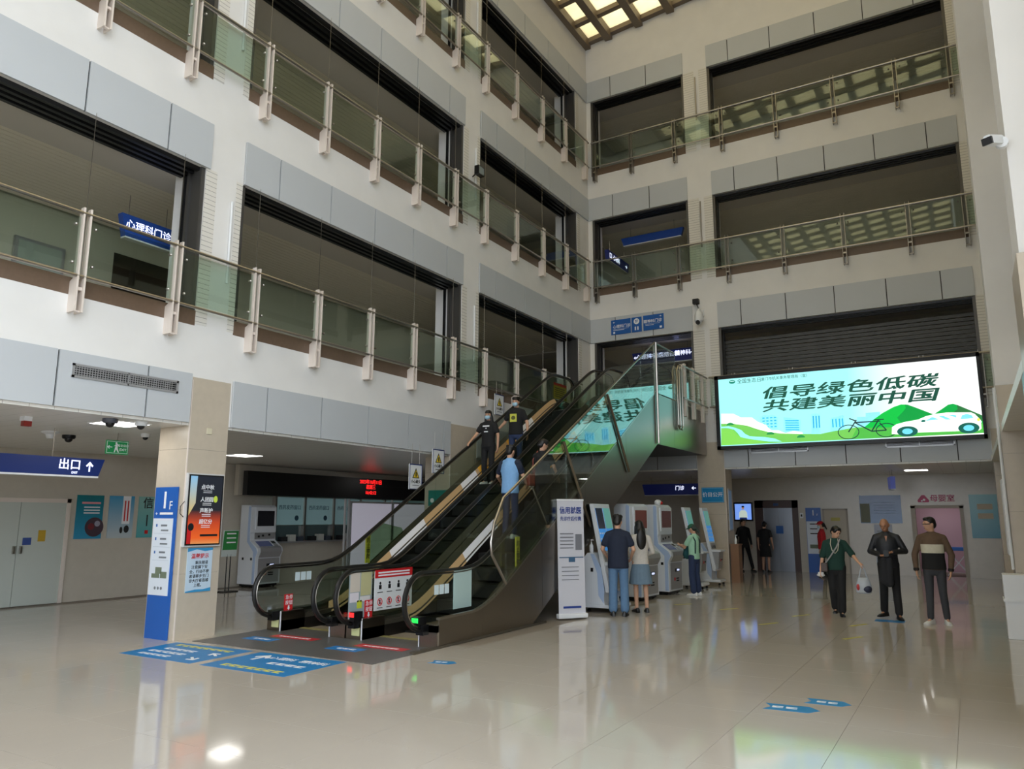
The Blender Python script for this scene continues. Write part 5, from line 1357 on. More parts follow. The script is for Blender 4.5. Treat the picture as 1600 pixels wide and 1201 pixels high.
box('backing', M('directory_blue', (26,92,178), 0.35), t, -0.23, 0.23, -0.03, 0, 0, 2.03); box('white_panel', M('directory_white', (222,230,240), 0.4), t, -0.22, 0.21, -0.035, -0.03, 0.58, 1.6)
text(t, '1', 0.0, 1.86, 0.24, m_wtext, y=-0.034, bold=0.015); text(t, 'F', 0.12, 1.8, 0.1, m_wtext, y=-0.034)
for z in (1.5, 1.35, 1.2): box('text_line', m_btext, t, -0.12, 0.1, -0.037, -0.035, z, z+0.03)
box('building_picture', M('print_olive', (112,124,104), 0.6), t, -0.15, 0.15, -0.037, -0.035, 0.75, 0.87)
d = struct('door_5', (-3.71, BW, 0)); m_door2 = M('cream_door', (196,186,168), 0.5)
box('leaf', m_door2, d, -0.32, 0.32, -0.015, 0, 0, 1.95); 
for a, b, c, e in ((-0.37, -0.32, 0, 2.0), (0.32, 0.37, 0, 2.0), (-0.37, 0.37, 1.95, 2.0)): box('door_frame', M('door_frame_taupe', (170,160,146), 0.5), d, a, b, -0.03, 0, c, e)
box('notice', M('notice_olive', (190,180,90), 0.5), d, -0.13, 0.14, -0.018, -0.015, 1.62, 1.72)
t = thing('wall_poster', 'large dark blue notice board on the rear hall wall', 'poster', (-2.39, BW, 1.55), 0, 'rear hall boards')
box('board', vgrad('board_blue', [(0.0, (80,120,170)), (1.0, (50,82,134))], 0, 0.85, 0.0), t, -0.58, 0.58, -0.03, 0, 0, 0.85); box('photo', M('photo_olive', (110,112,90), 0.5), t, -0.57, -0.3, -0.034, -0.03, 0.02, 0.6)
for i in range(5): box('text_line', M('pale_text', (150,170,200), 0.6), t, -0.2, 0.45, -0.033, -0.03, 0.62-i*0.08, 0.635-i*0.08)
t = thing('wall_poster', 'narrow pale board hanging below the dark blue notice board', 'poster', (-2.35, BW, 0.35), 0, 'rear hall boards')
box('board', M('pale_board', (176,182,196), 0.4), t, -0.26, 0.24, -0.02, 0, 0, 1.16)
for i in range(6): box('text_line', M('print_grey', (120,122,130), 0.6), t, -0.18, 0.16, -0.023, -0.02, 0.95-i*0.14, 0.97-i*0.14)
t = thing('wall_poster', 'turquoise poster with photographs at the right end of the rear hall', 'poster', (0.37, BW, 1.14), 0, 'rear hall boards')
box('board', vgrad('board_turquoise', [(0.0, (70,140,160)), (1.0, (120,176,180))], 0, 1.25, 0.0), t, -0.39, 0.39, -0.03, 0, 0, 1.25)
for z in (0.55, 0.82): box('photo', M('photo_cream', (190,176,150), 0.5), t, -0.2, 0.18, -0.034, -0.03, z, z+0.16)
d = struct('door_6', (-0.86, BW, 0))
for a, b, c, e in ((-0.7, -0.58, 0, 2.07), (0.58, 0.68, 0, 2.07), (-0.7, 0.68, 2.0, 2.09)): box('door_frame', M('door_frame_taupe', (170,160,146), 0.5), d, a, b, -0.04, 0.22, c, e)
m_pink = M('pink_room_paint', (206,172,186), 0.7)
nr = struct('wall_nursing_room', (-0.86, BW+0.2, 0))
MB().box(-1.4, 1.4, 2.2, 2.3, 0, 2.6).box(-1.45, -1.35, 0, 2.3, 0, 2.6).box(1.35, 1.45, 0, 2.3, 0, 2.6).box(-1.4, 1.4, 0, 2.3, 2.5, 2.6).build('wall', m_pink, nr)
panel_light('unseen ceiling light added to brighten the pink nursing room', -0.86, BW+1.3, 0.55, 9.0, 2.5)  # no visible source: lamp added to lift the room's brightness
t = thing('nursing_room_sign', 'pink nursing room lettering with a mother and baby emblem over the open door', 'sign', (-0.82, BW-0.002, 2.16))
m_pinkt = M('pink_lettering', (196,84,120), 0.5)
text(t, '母婴室', 0.12, 0.12, 0.22, m_pinkt, y=-0.006, depth=0.006, bold=0.01)
MB().prism([(-0.52, 0.02), (-0.24, 0.02), (-0.22, 0.07), (-0.34, 0.23), (-0.42, 0.23), (-0.54, 0.07)], -0.012, 0, 'y').build('emblem', m_pinkt, t); MB().cyl((-0.36, -0.016, 0.09), 0.035, 0.004, 'y', 14).build('emblem_hole', m_wtext, t); MB().cyl((-0.42, -0.016, 0.06), 0.025, 0.004, 'y', 14).build('emblem_hole', m_wtext, t)
t = thing('folding_couch', 'blue folding couch with crossed legs inside the pink room', 'couch', (-0.45, BW+1.0, 0))
MB().box(-0.45, 0.45, -0.3, 0.3, 0.74, 0.84).build('mattress', M('couch_blue', (40,110,200), 0.5), t, bevel=0.02)
for y in (-0.25, 0.25):
    MB().tube([(-0.3, y, 0.0), (0.3, y, 0.74)], 0.014, 6).build('leg', m_white, t); MB().tube([(0.3, y, 0.0), (-0.3, y, 0.74)], 0.014, 6).build('leg', m_white, t)

# around the back column and the right edge
t = thing('side_screen', 'narrow upright information screen mounted beside the back column', 'display', (-5.69, YB+0.36, 1.35), PI/2)
box('housing', m_kgrey, t, -0.16, 0.16, 0, 0.06, 0, 1.15); box('picture', M('side_picture', (110,140,176), 0.4, emit=0.15), t, -0.14, 0.14, -0.004, 0, 0.04, 1.1)
t = thing('wooden_stand', 'small wooden stand beside the back column', 'stand', (-5.55, YB+0.2, 0)); box('cabinet', M('stand_wood', (140,104,76), 0.5), t, -0.11, 0.11, -0.16, 0.16, 0.0, 0.98); box('top', M('stand_wood', (140,104,76), 0.5), t, -0.13, 0.13, -0.18, 0.18, 0.98, 1.01)
bottle('sanitizer pump bottle on the wooden stand by the back column', (-5.53, YB+0.12, 1.01))
t = thing('white_cabinet', 'low white metal cabinet at the foot of the rear right column', 'cabinet', (0.53, 13.35, 0))
MB().box(-0.22, 0.3, 0, 0.42, 0, 0.9).build('body', m_white, t, bevel=0.008); box('lid', m_white, t, -0.235, 0.3, -0.02, 0.42, 0.52, 0.56); MB().tube([(0.1, -0.02, 0.02), (0.14, -0.08, 0.01), (0.24, -0.06, 0.01)], 0.008, 6).build('cable', m_kgrey, t)
t = thing('alarm_bell', 'white and red alarm beacon on top of a payment kiosk', 'alarm', (-6.2, 16.95, 2.0)); MB().ell((0, 0, 0.05), (0.08, 0.08, 0.07), 14, 8).build('shell', m_white, t, smooth=True); MB().ell((0.06, 0.03, 0.04), (0.05, 0.05, 0.04), 12, 8).build('lamp', m_red, t, smooth=True)
t = thing('acrylic_board', 'pair of edge-on notice boards on the rear right column', 'notice board', (XR-0.006, 14.2, 1.0), -PI/2)
for x in (-0.22, 0.16): box('board', m_white, t, x-0.14, x+0.14, -0.05, -0.03, 0.15, 1.3); box('backing', m_black, t, x-0.12, x+0.12, -0.03, 0, 0.4, 1.1)
tag(MB().tube([(XR-0.03, 13.8, 0.95), (XR-0.03, 13.8, 2.9), (XR-0.03, 13.79, 3.7)], 0.02, 8).build('cable_conduit', m_white, None, smooth='auto'), 'white cable conduit running up the rear right column', 'conduit')
t = thing('info_plate', 'pale blue framed plate on the near right column at the frame edge', 'sign', (XR-0.026, 7.2, 1.75), -PI/2); MB().box(-0.2, 0.2, -0.02, 0, 0, 1.1).build('plate', M('pale_aqua', (150,190,200), 0.4), t, bevel=0.01); box('header', M('aqua_header', (50,130,170), 0.4), t, -0.2, 0.2, -0.024, -0.02, 0.7, 0.82)
# ------------------------------------------------------------------ people: each body one continuous surface; clothes, hair and carried things are children
PENDING = []
V = Vector
def loft(mb, rings, seg=18):
    """closed surface through horizontal ellipses (cx, cy, z, rx, ry)"""
    vs = []; fs = []
    for cx, cy, z, rx, ry in rings:
        for k in range(seg):
            a = 2*PI*k/seg
            vs.append((cx+rx*math.cos(a), cy+ry*math.sin(a), z))
    n = len(rings)
    for i in range(n-1):
        for k in range(seg):
            k2 = (k+1) % seg
            fs.append((i*seg+k, i*seg+k2, (i+1)*seg+k2, (i+1)*seg+k))
    fs.append(tuple(range(seg))[::-1]); fs.append(tuple((n-1)*seg+k for k in range(seg)))
    mb.add(vs, fs)
def cap(mb, a, b, ra, rb, seg=12):
    a, b = V(a), V(b)
    mb.tube([a, b], [ra, rb], seg); mb.ell(a, (ra,)*3, seg, 8); mb.ell(b, (rb,)*3, seg, 8)
def blob(mb, name, mat, parent, voxel=0.012, smooth=4):
    o = mb.build(name, mat, parent)
    r = o.modifiers.new('r', 'REMESH'); r.mode = 'VOXEL'; r.voxel_size = voxel; r.use_smooth_shade = True
    s = o.modifiers.new('s', 'SMOOTH'); s.factor = 0.5; s.iterations = smooth
    PENDING.append(o)
    return o
def finish_blobs():
    bpy.context.view_layer.update()
    dg = bpy.context.evaluated_depsgraph_get()
    new = [(o, bpy.data.meshes.new_from_object(o.evaluated_get(dg))) for o in PENDING]
    for o, me in new:
        o.modifiers.clear(); o.data = me
        for p in me.polygons: p.use_smooth = True
m_skin = M('skin', (206,160,132), 0.55); m_skin2 = M('tanned_skin', (178,128,98), 0.5)
m_hair = M('black_hair', (22,19,18), 0.45); m_mask = M('pale_blue_mask', (170,206,226), 0.7); m_lip = M('lip', (160,92,84), 0.5)
m_eye = M('dark_eye', (30,24,22), 0.3)
def cloth(name, rgb): return M('cloth_'+name, rgb, 0.85, noise=0.06, nscale=25)

def hand(mb, w, d, n, curl=0.5, thumb=1):
    """palm, four jointed fingers and a thumb; w wrist, d pointing direction, n palm normal"""
    d = V(d).normalized(); n = (V(n)-d*V(n).dot(d)).normalized(); s = d.cross(n)*thumb
    R = Matrix((s, d, n)).transposed()
    mb.ell(w+d*0.045, (0.038, 0.05, 0.017), 12, 8, R)
    for i, (off, L) in enumerate(((-0.027, 0.066), (-0.009, 0.078), (0.009, 0.074), (0.027, 0.058))):
        a = w+d*0.082+s*(-off)
        d1 = (d+n*curl*0.7).normalized(); d2 = (d+n*curl*2.0).normalized()
        b = a+d1*L*0.55; c = b+d2*L*0.5
        cap(mb, a-d*0.02, b, 0.0095, 0.009, 8); cap(mb, b, c, 0.009, 0.008, 8)
    a = w+d*0.03+s*0.03; b = a+(s*0.7+d*0.6+n*0.25)*0.04; c = b+(d*0.9+n*0.5+s*0.1)*0.032
    cap(mb, a, b, 0.011, 0.010, 8); cap(mb, b, c, 0.010, 0.009, 8)

def shoe(parent, ankle, fwd, mat, L=0.27, sole=None):
    f = V((fwd[0], fwd[1], 0)).normalized(); s = V((-f.y, f.x, 0))
    secs = [(-0.09, 0.022, 0.05), (-0.075, 0.034, 0.085), (-0.02, 0.036, 0.09), (0.04, 0.04, 0.07), (0.10, 0.046, 0.05), (0.15, 0.042, 0.04), (0.18, 0.024, 0.025)]
    vs = []; fs = []; n = 9; k = L/0.27
    base = V((ankle[0], ankle[1], 0)); z0 = ankle[2]-0.085
    for y, w, h in secs:
        for j in range(n):
            a = PI*j/(n-1)
            p = base+f*y*k+s*w*math.cos(a)
            vs.append((p.x, p.y, z0+0.004+h*math.sin(a)**0.7))
    for i in range(len(secs)-1):
        for j in range(n-1): fs.append((i*n+j, i*n+j+1, (i+1)*n+j+1, (i+1)*n+j))
        fs.append((i*n+n-1, i*n, (i+1)*n, (i+1)*n+n-1))
    fs.append(tuple(range(n))[::-1]); fs.append(tuple((len(secs)-1)*n+j for j in range(n)))
    o = MB().add(vs, fs).build('shoe', mat, parent, smooth='auto')
    if sole:
        pts = [base+f*y*k+s*w*1.04 for y, w, h in secs]+[base+f*y*k-s*w*1.04 for y, w, h in secs[::-1]]
        MB().prism([(p.x, p.y) for p in pts], z0, z0+0.022, 'z').build('sole', sole, o)
    return o

def person(label, loc, yaw, H, top, bottom, shoes, hair='short', skin=None, sleeve='short', J=None, head=(0.0, 0.0), hem=0.86, flare=0.0, mask=False,
           skirt=None, vox=0.0095, hairmat=None, curl=0.5, fit=1.0, sole=None, legs='trousers', cap_mat=None, extra=None, pn=None):
    """head = (turn, nod): turn>0 towards the person's own left, nod>0 downwards; J overrides joints"""
    skin = skin or m_skin; hairmat = hairmat or m_hair
    t = thing('person', label, 'person', loc, yaw)
    t.scale = (H/1.70,)*3
    j = {'shL': V((0.168, 0.0, 1.375)), 'shR': V((-0.168, 0.0, 1.375)), 'elL': V((0.235, 0.03, 1.12)), 'elR': V((-0.235, 0.03, 1.12)),
         'wrL': V((0.25, -0.04, 0.87)), 'wrR': V((-0.25, -0.04, 0.87)), 'hiL': V((0.088, 0, 0.92)), 'hiR': V((-0.088, 0, 0.92)),
         'knL': V((0.095, -0.02, 0.50)), 'knR': V((-0.095, -0.02, 0.50)), 'anL': V((0.10, 0.02, 0.085)), 'anR': V((-0.10, 0.02, 0.085)),
         'fL': V((0.15, -1, 0)), 'fR': V((-0.15, -1, 0)), 'nL': V((-1, 0, 0)), 'nR': V((1, 0, 0)), 'neck': V((0, 0.015, 1.46)), 'lean': 0.0}
    for k_, v_ in (J or {}).items(): j[k_] = V(v_) if not isinstance(v_, float) else v_
    # head frame
    R = Matrix.Rotation(head[0], 3, 'Z') @ Matrix.Rotation(head[1], 3, 'X')
    nk = j['neck']
    def hp(x, y, z): return nk+V((0, 0, 0.04))+R @ V((x, y-0.012, z))
    b = MB()
    b.ell(hp(0, 0, 0.105), (0.072, 0.09, 0.105), 16, 12, R); b.ell(hp(0, -0.03, 0.045), (0.052, 0.056, 0.056), 14, 10, R)
    b.ell(hp(0, -0.094, 0.085), (0.012, 0.017, 0.022), 8, 6, R); b.ell(hp(0, -0.085, 0.125), (0.05, 0.012, 0.012), 10, 6, R)
    b.ell(hp(0, -0.078, 0.032), (0.022, 0.012, 0.012), 8, 6, R)
    for s in (-1, 1): b.ell(hp(s*0.073, 0.012, 0.09), (0.011, 0.02, 0.031), 8, 6, R)
    cap(b, nk+V((0, 0.008, -0.07)), hp(0, 0.015, 0.05), 0.052, 0.05)
    cap(b, (0, 0.0, 0.95), nk+V((0, 0, -0.07)), 0.07, 0.06); cap(b, j['shL'], j['shR'], 0.045, 0.045)
    bare = legs == 'bare'
    for s, c in (('L', 1), ('R', -1)):
        cap(b, j['sh'+s], j['el'+s], 0.044, 0.037); cap(b, j['el'+s], j['wr'+s], 0.037, 0.025)
        hand(b, j['wr'+s], j.get('h'+s, j['wr'+s]-j['el'+s]), j['n'+s], curl, thumb=c)
        k = 1.0 if bare else 0.72
        cap(b, j['hi'+s], j['kn'+s], 0.078*k, 0.052*k); cap(b, j['kn'+s]+V((0, 0.01, -0.06)), j['an'+s], 0.05*k, 0.034*k)
        cap(b, j['an'+s], j['an'+s]+V(j['f'+s]).normalized()*0.08-V((0, 0, 0.04)), 0.034*k, 0.03*k)
    cap(b, j['hiL'], j['hiR'], 0.08, 0.08)
    body = blob(b, 'body', skin, t, vox, 3)
    # face
    if not (mask == 'away'):
        for s in (-1, 1):
            MB().ell(hp(s*0.031, -0.083, 0.105), (0.013, 0.006, 0.006), 8, 6, R).build('eye', m_eye, body)
            MB().ell(hp(s*0.032, -0.088, 0.128), (0.019, 0.005, 0.004), 8, 6, R).build('eyebrow', m_hair, body)
        if mask:
            m = MB(); m.ell(hp(0, -0.058, 0.05), (0.064, 0.052, 0.054), 14, 10, R); m.build('face_mask', m_mask, t, smooth=True)
        else:
            MB().ell(hp(0, -0.089, 0.036), (0.02, 0.005, 0.006), 8, 6, R).build('mouth', m_lip, body)
    # hair
    h = MB()
    if hair != 'bald':
        h.ell(hp(0, 0.018, 0.135), (0.08, 0.092, 0.088), 16, 12, R); h.ell(hp(0, 0.055, 0.09), (0.072, 0.058, 0.075), 14, 10, R); h.ell(hp(0, -0.045, 0.185), (0.06, 0.045, 0.03), 12, 8, R)
        if hair == 'messy':
            for a in range(7): h.ell(hp(0.06*math.cos(a*0.9), 0.02+0.06*math.sin(a*0.9), 0.19), (0.035, 0.035, 0.03), 8, 6)
            h.ell(hp(0, -0.07, 0.165), (0.066, 0.026, 0.028), 10, 8, R)
        if hair in ('long', 'longfringe'):
            h.ell(hp(0, 0.06, 0.0), (0.095, 0.06, 0.16), 14, 10, R); h.ell(nk+V((0, 0.1, -0.1)), (0.1, 0.045, 0.2), 14, 10)
            for s in (-1, 1): cap(h, hp(s*0.07, 0.0, 0.1), nk+V((s*0.085, -0.01, -0.13)), 0.026, 0.03)
        if hair == 'longfringe': h.ell(hp(0, -0.072, 0.16), (0.062, 0.022, 0.03), 10, 8, R)
        if hair == 'bun':
            h.ell(hp(0, 0.095, 0.075), (0.045, 0.04, 0.045), 10, 8, R)
            for s in (-1, 1): h.ell(hp(s*0.062, -0.02, 0.14), (0.022, 0.05, 0.05), 10, 8, R)
        if hair == 'pony': cap(h, hp(0, 0.1, 0.12), hp(0, 0.15, -0.05), 0.032, 0.02)
        blob(h, 'hair', hairmat, t, 0.011, 3)
    if cap_mat:
        c = MB(); c.ell(hp(0, 0.005, 0.15), (0.086, 0.1, 0.075), 16, 10, R); c.ell(hp(0, -0.11, 0.15), (0.065, 0.06, 0.012), 12, 6, R)
        blob(c, 'cap', cap_mat, t, 0.011, 2)
    # top
    q = MB(); f = fit
    loft(q, [(0, 0.0, hem, 0.163*f, 0.118*f), (0, 0.0, hem+0.06, 0.162*f, 0.12*f), (0, -0.003, 1.06, 0.152*f, 0.115*f), (0, -0.005, 1.24, 0.168*f, 0.122*f), (0, 0.0, 1.35, 0.155*f, 0.105*f), (0, 0.008, 1.42, 0.095, 0.076), (nk.x*0.6, nk.y, 1.475, 0.064, 0.062)])
    for s in 'LR':
        sh, el, wr = j['sh'+s], j['el'+s], j['wr'+s]
        cap(q, V((sh.x*0.42, 0.004, 1.408)), sh, 0.056, 0.055)
        if sleeve == 'short':
            cap(q, sh, sh.lerp(el, 0.62), 0.056, 0.062)
        elif sleeve == 'elbow':
            cap(q, sh, sh.lerp(el, 0.98), 0.058, 0.064)
        else:
            cap(q, sh, el, 0.056, 0.052); cap(q, el, el.lerp(wr, 0.93), 0.052, 0.04)
    tp = blob(q, 'top', top, t, 0.0125, 5)
    # trousers / skirt
    if legs == 'trousers':
        q = MB(); loft(q, [(0, 0.0, 0.775, 0.10, 0.085), (0, 0.0, 0.82, 0.15, 0.108), (0, 0.0, 0.9, 0.155, 0.112), (0, 0.0, 1.02, 0.142, 0.105)])
        for s in 'LR':
            hi, kn, an = j['hi'+s], j['kn'+s], j['an'+s]
            cap(q, hi, kn, 0.086+flare*0.2, 0.062+flare*0.6); cap(q, kn, an+V((0, 0.0, 0.03+flare*0.3)), 0.062+flare*0.6, 0.052+flare)
        blob(q, 'trousers', bottom, t, 0.0125, 5)
    elif skirt:
        z0 = skirt
        q = MB(); loft(q, [(0, 0.0, z0, 0.2+flare, 0.16+flare), (0, 0, (z0+0.95)/2, 0.185+flare*0.5, 0.145+flare*0.4), (0, 0.0, 0.9, 0.16, 0.118), (0, 0.0, 1.04, 0.145, 0.105)])
        blob(q, 'skirt', bottom, t, 0.0125, 4)
    for s in 'LR': shoe(t, j['an'+s], j['f'+s], shoes, sole=sole)
    return t, j, tp, hp
m_blk = cloth('black', (24,24,26)); m_jean = cloth('denim', (92,124,158)); m_dkjean = cloth('dark_denim', (44,58,92)); m_greyjean = cloth('charcoal_denim', (58,60,66))
m_shoeb = M('black_shoe', (22,22,24), 0.4); m_shoew = M('white_shoe', (226,226,226), 0.5)
def face_to(dx, dy): return math.atan2(dx, -dy)

# woman in dark green, walking towards the camera with a plastic bag
WG = cloth('bottle_green', (22,58,50))
t, j, tp, hp = person('woman in dark green blouse holding a clear plastic bag', (-2.15, 14.89, 0), face_to(0.12, -1), 1.56, WG, m_blk, m_shoeb, hair='bun', sleeve='elbow', head=(0.75, 0.42),
    J={'elL': (0.30, -0.03, 1.16), 'wrL': (0.40, -0.2, 1.03), 'nL': (0, 0, -1), 'hL': (0.5, -0.5, -0.5), 'wrR': (-0.28, -0.08, 0.86), 'anR': (-0.06, 0.16, 0.12), 'knR': (-0.08, 0.02, 0.5), 'anL': (0.05, -0.06, 0.085), 'knL': (0.07, -0.06, 0.5)}, fit=1.06, flare=0.03)
bag = thing('plastic_bag', 'clear plastic carrier bag of shopping hanging from the hand of the woman in green', 'bag', (0,0,0)); bag.parent = None
bag.location = (-2.15, 14.89, 0); bag.rotation_euler = t.rotation_euler
k = 1.56/1.7
wx, wy, wz = 0.46*k, -0.27*k, 0.97*k
q = MB(); loft(q, [(wx, wy, wz-0.47, 0.09, 0.06), (wx, wy, wz-0.45, 0.125, 0.08), (wx, wy, wz-0.34, 0.13, 0.085), (wx, wy, wz-0.24, 0.1, 0.06), (wx, wy, wz-0.2, 0.085, 0.03)]); blob(q, 'pouch', M('translucent_bag', (176,182,190), 0.3), bag, 0.012, 3)
MB().ell((wx+0.045, wy-0.03, wz-0.39), (0.085, 0.065, 0.075)).build('dark_contents', M('navy_contents', (40,44,66), 0.6), bag, smooth=True)
MB().ell((wx-0.085, wy-0.05, wz-0.36), (0.03, 0.03, 0.055)).build('red_contents', M('red_contents', (190,60,60), 0.6), bag, smooth=True)
for s in (-1, 1): MB().tube([(wx+s*0.07, wy, wz-0.24), (wx+s*0.035, wy, wz-0.08), (wx, wy, wz)], [0.016, 0.01, 0.008], 8).build('handle_strap', M('translucent_bag', (176,182,190), 0.3), bag, smooth='auto')
pb = thing('shoulder_bag', 'small brown crossbody bag of the woman in green', 'bag', (-2.15, 14.89, 0), t.rotation_euler[2]); pb.scale = t.scale
MB().box(-0.27, -0.15, -0.16, -0.08, 0.83, 1.0).build('pouch', M('brown_bag', (70,56,52), 0.5), pb, bevel=0.02)
MB().tube([(0.1, -0.085, 1.45), (0.03, -0.14, 1.3), (-0.09, -0.145, 1.12), (-0.19, -0.13, 0.99)], 0.014, 6).build('strap', M('grey_strap', (150,150,150), 0.6), pb)
nl = MB().tube([(0.06, -0.07, 1.46), (0.075, -0.125, 1.36), (0.05, -0.145, 1.24), (0.0, -0.15, 1.18), (-0.05, -0.145, 1.24), (-0.075, -0.125, 1.36), (-0.06, -0.07, 1.46)], 0.007, 6).build('necklace', M('pearl', (206,200,180), 0.4), t)
tis = tag(MB().box(-0.04, 0.05, -0.03, 0.03, -0.03, 0.03).ell((0, 0, -0.02), (0.07, 0.03, 0.03), 8, 5).build('folded_papers', M('paper_white', (206,206,206), 0.8)), 'crumpled white papers in the right hand of the woman in green', 'paper'); tis.location = (-2.15-0.27*k, 14.89-0.12, 0.72)

# bald man looking at his phone
SH = M('black_shirt', (30,32,38), 0.55)
t, j, tp, hp = person('bald man in black shirt looking down at his phone', (-1.31, 14.93, 0), face_to(0.06, -1), 1.70, SH, m_blk, m_shoeb, hair='bald', skin=m_skin2, sleeve='long', head=(-0.25, 0.4),
    J={'elR': (-0.27, 0.02, 1.13), 'wrR': (-0.10, -0.22, 1.07), 'nR': (0, 0, 1), 'hR': (0.8, -0.5, 0.0), 'elL': (0.28, 0.0, 1.14), 'wrL': (0.08, -0.22, 1.13), 'nL': (0, 0, -1), 'hL': (-0.9, -0.3, -0.1), 'anR': (-0.12, 0.1, 0.11), 'fR': (-0.6, -0.9, 0), 'anL': (0.11, -0.08, 0.085), 'fL': (0.25, -1, 0)}, fit=1.05, flare=0.012)
ph_ = thing('mobile_phone', 'phone held in front of the bald man', 'phone', (-1.31, 14.93, 0), t.rotation_euler[2]); b_ = box('case', m_btext, ph_, -0.05, 0.03, -0.32, -0.3, 1.06, 1.16); box('screen', M('phone_glow', (190,200,210), 0.3, emit=0.3), ph_, -0.045, 0.025, -0.299, -0.297, 1.065, 1.155)
jk = thing('folded_jacket', 'dark jacket hanging from the arm of the bald man', 'jacket', (-1.31, 14.93, 0), t.rotation_euler[2])
q = MB(); cap(q, (-0.06, -0.25, 1.0), (-0.07, -0.22, 0.68), 0.05, 0.09); cap(q, (0.03, -0.25, 1.02), (0.0, -0.21, 0.62), 0.045, 0.08); blob(q, 'cloth', cloth('jacket', (34,35,40)), jk, 0.012, 5)
MB().prism([(-0.02, 1.40), (0.02, 1.40), (0.0, 1.30)], -0.118, -0.11, 'y').build('collar_opening', m_skin2, t)

# man in brown, white and black pullover
m_br = cloth('brown_knit', (98,78,62))
t, j, tp, hp = person('man in brown, white and black pullover looking to his right', (-0.6, 14.6, 0), face_to(0.0, -1), 1.71, m_br, m_greyjean, m_shoew, hair='short', sleeve='long', head=(-1.0, 0.08),
    J={'wrL': (0.235, -0.04, 0.84), 'elL': (0.265, 0.02, 1.1), 'elR': (-0.27, 0.02, 1.1), 'wrR': (-0.26, -0.03, 0.84), 'anR': (-0.11, -0.06, 0.085), 'anL': (0.12, 0.03, 0.085), 'fR': (-0.5, -1, 0), 'fL': (0.25, -1, 0)}, fit=1.06, sole=m_shoew)
q = MB(); loft(q, [(0, 0.0, 0.868, 0.178, 0.131), (0, 0, 0.93, 0.177, 0.132), (0, -0.003, 1.06, 0.167, 0.128), (0, -0.004, 1.13, 0.17, 0.13)]); q.build('black_band', cloth('black', (24,24,26)), tp, smooth='auto')
q = MB(); loft(q, [(0, -0.004, 1.13, 0.1705, 0.1305), (0, -0.005, 1.20, 0.176, 0.1345), (0, -0.005, 1.25, 0.178, 0.134), (0, -0.004, 1.27, 0.177, 0.132)]); q.build('cream_band', cloth('cream', (206,200,180)), tp, smooth='auto')
for s in 'LR': 
    e, w = j['el'+s], j['wr'+s]; MB().tube([e.lerp(w, 0.84), e.lerp(w, 0.98)], [0.045, 0.042], 12).build('cuff', cloth('black', (24,24,26)), tp)
MB().tube([hp(-0.07, -0.02, 0.105), hp(-0.06, -0.085, 0.105), hp(0.0, -0.104, 0.105), hp(0.06, -0.085, 0.105), hp(0.07, -0.02, 0.105)], 0.006, 6).build('spectacles', m_btext, t)

# couple at the two-screen kiosk, seen from behind
NV = cloth('navy', (30,38,58))
t, j, tp, hp = person('man in navy T-shirt and blue jeans with his back turned at the kiosks', (-5.47, 12.84, 0), face_to(-0.35, 0.95), 1.74, NV, m_jean, m_shoeb, hair='messy', sleeve='short', head=(-0.2, 0.25), mask='away', hem=0.80, fit=1.14, flare=0.025,
    J={'elL': (0.27, -0.02, 1.12), 'wrL': (0.2, -0.2, 0.98), 'elR': (-0.27, -0.02, 1.12), 'wrR': (-0.22, -0.2, 0.98)})
person('woman with long black hair in white top and denim skirt beside the man in navy', (-5.33, 13.55, 0), face_to(-0.6, 0.8), 1.64, cloth('offwhite', (210,204,196)), cloth('pale_denim', (110,132,150)), m_shoeb, hair='long', sleeve='long', head=(0.2, 0.2), mask='away', legs='bare', skirt=0.52, flare=0.03,
    J={'elL': (0.26, -0.05, 1.12), 'wrL': (0.15, -0.22, 1.02), 'elR': (-0.26, -0.05, 1.12), 'wrR': (-0.12, -0.24, 1.02)})

# girl in mint green with a backpack worn in front
MT = cloth('mint', (172,220,192))
gy = face_to(-0.92, 0.25)
t, j, tp, hp = person('girl in mint T-shirt and green cap using the payment kiosk', (-5.42, 17.05, 0), gy, 1.56, MT, m_dkjean, m_shoew, hair='pony', hairmat=M('dark_green_hair', (28,48,40), 0.5), sleeve='short', head=(0.0, 0.4), fit=1.02, flare=0.03, cap_mat=cloth('green_cap', (36,96,72)),
    J={'elL': (0.2, -0.14, 1.14), 'wrL': (0.07, -0.34, 1.18), 'nL': (0, 0, 1), 'elR': (-0.2, -0.14, 1.14), 'wrR': (-0.06, -0.36, 1.18), 'nR': (0, 0, 1)})
MB().tube([hp(-0.07, -0.02, 0.105), hp(-0.05, -0.09, 0.105), hp(0.05, -0.09, 0.105), hp(0.07, -0.02, 0.105)], 0.005, 6).build('spectacles', m_btext, t)
bp_ = thing('backpack', 'teal backpack worn on the front of the girl in mint', 'backpack', (-5.42, 17.05, 0), gy); bp_.scale = t.scale
q = MB(); q.ell((0, -0.2, 1.02), (0.13, 0.075, 0.17)); q.ell((0, -0.24, 0.97), (0.1, 0.06, 0.1)); blob(q, 'bag_body', cloth('teal_bag', (30,84,88)), bp_, 0.012, 3)
for s in (-1, 1): MB().tube([(s*0.09, -0.17, 1.14), (s*0.11, -0.12, 1.33), (s*0.1, -0.0, 1.47), (s*0.1, 0.11, 1.3), (s*0.1, 0.1, 1.0)], 0.016, 6).build('strap', cloth('teal_strap', (22,50,54)), bp_)
pc = thing('paper_slip', 'white slip in the hands of the girl in mint', 'paper', (-5.42, 17.05, 0), gy); pc.scale = t.scale; box('sheet', m_white, pc, -0.06, 0.08, -0.5, -0.42, 1.2, 1.215)

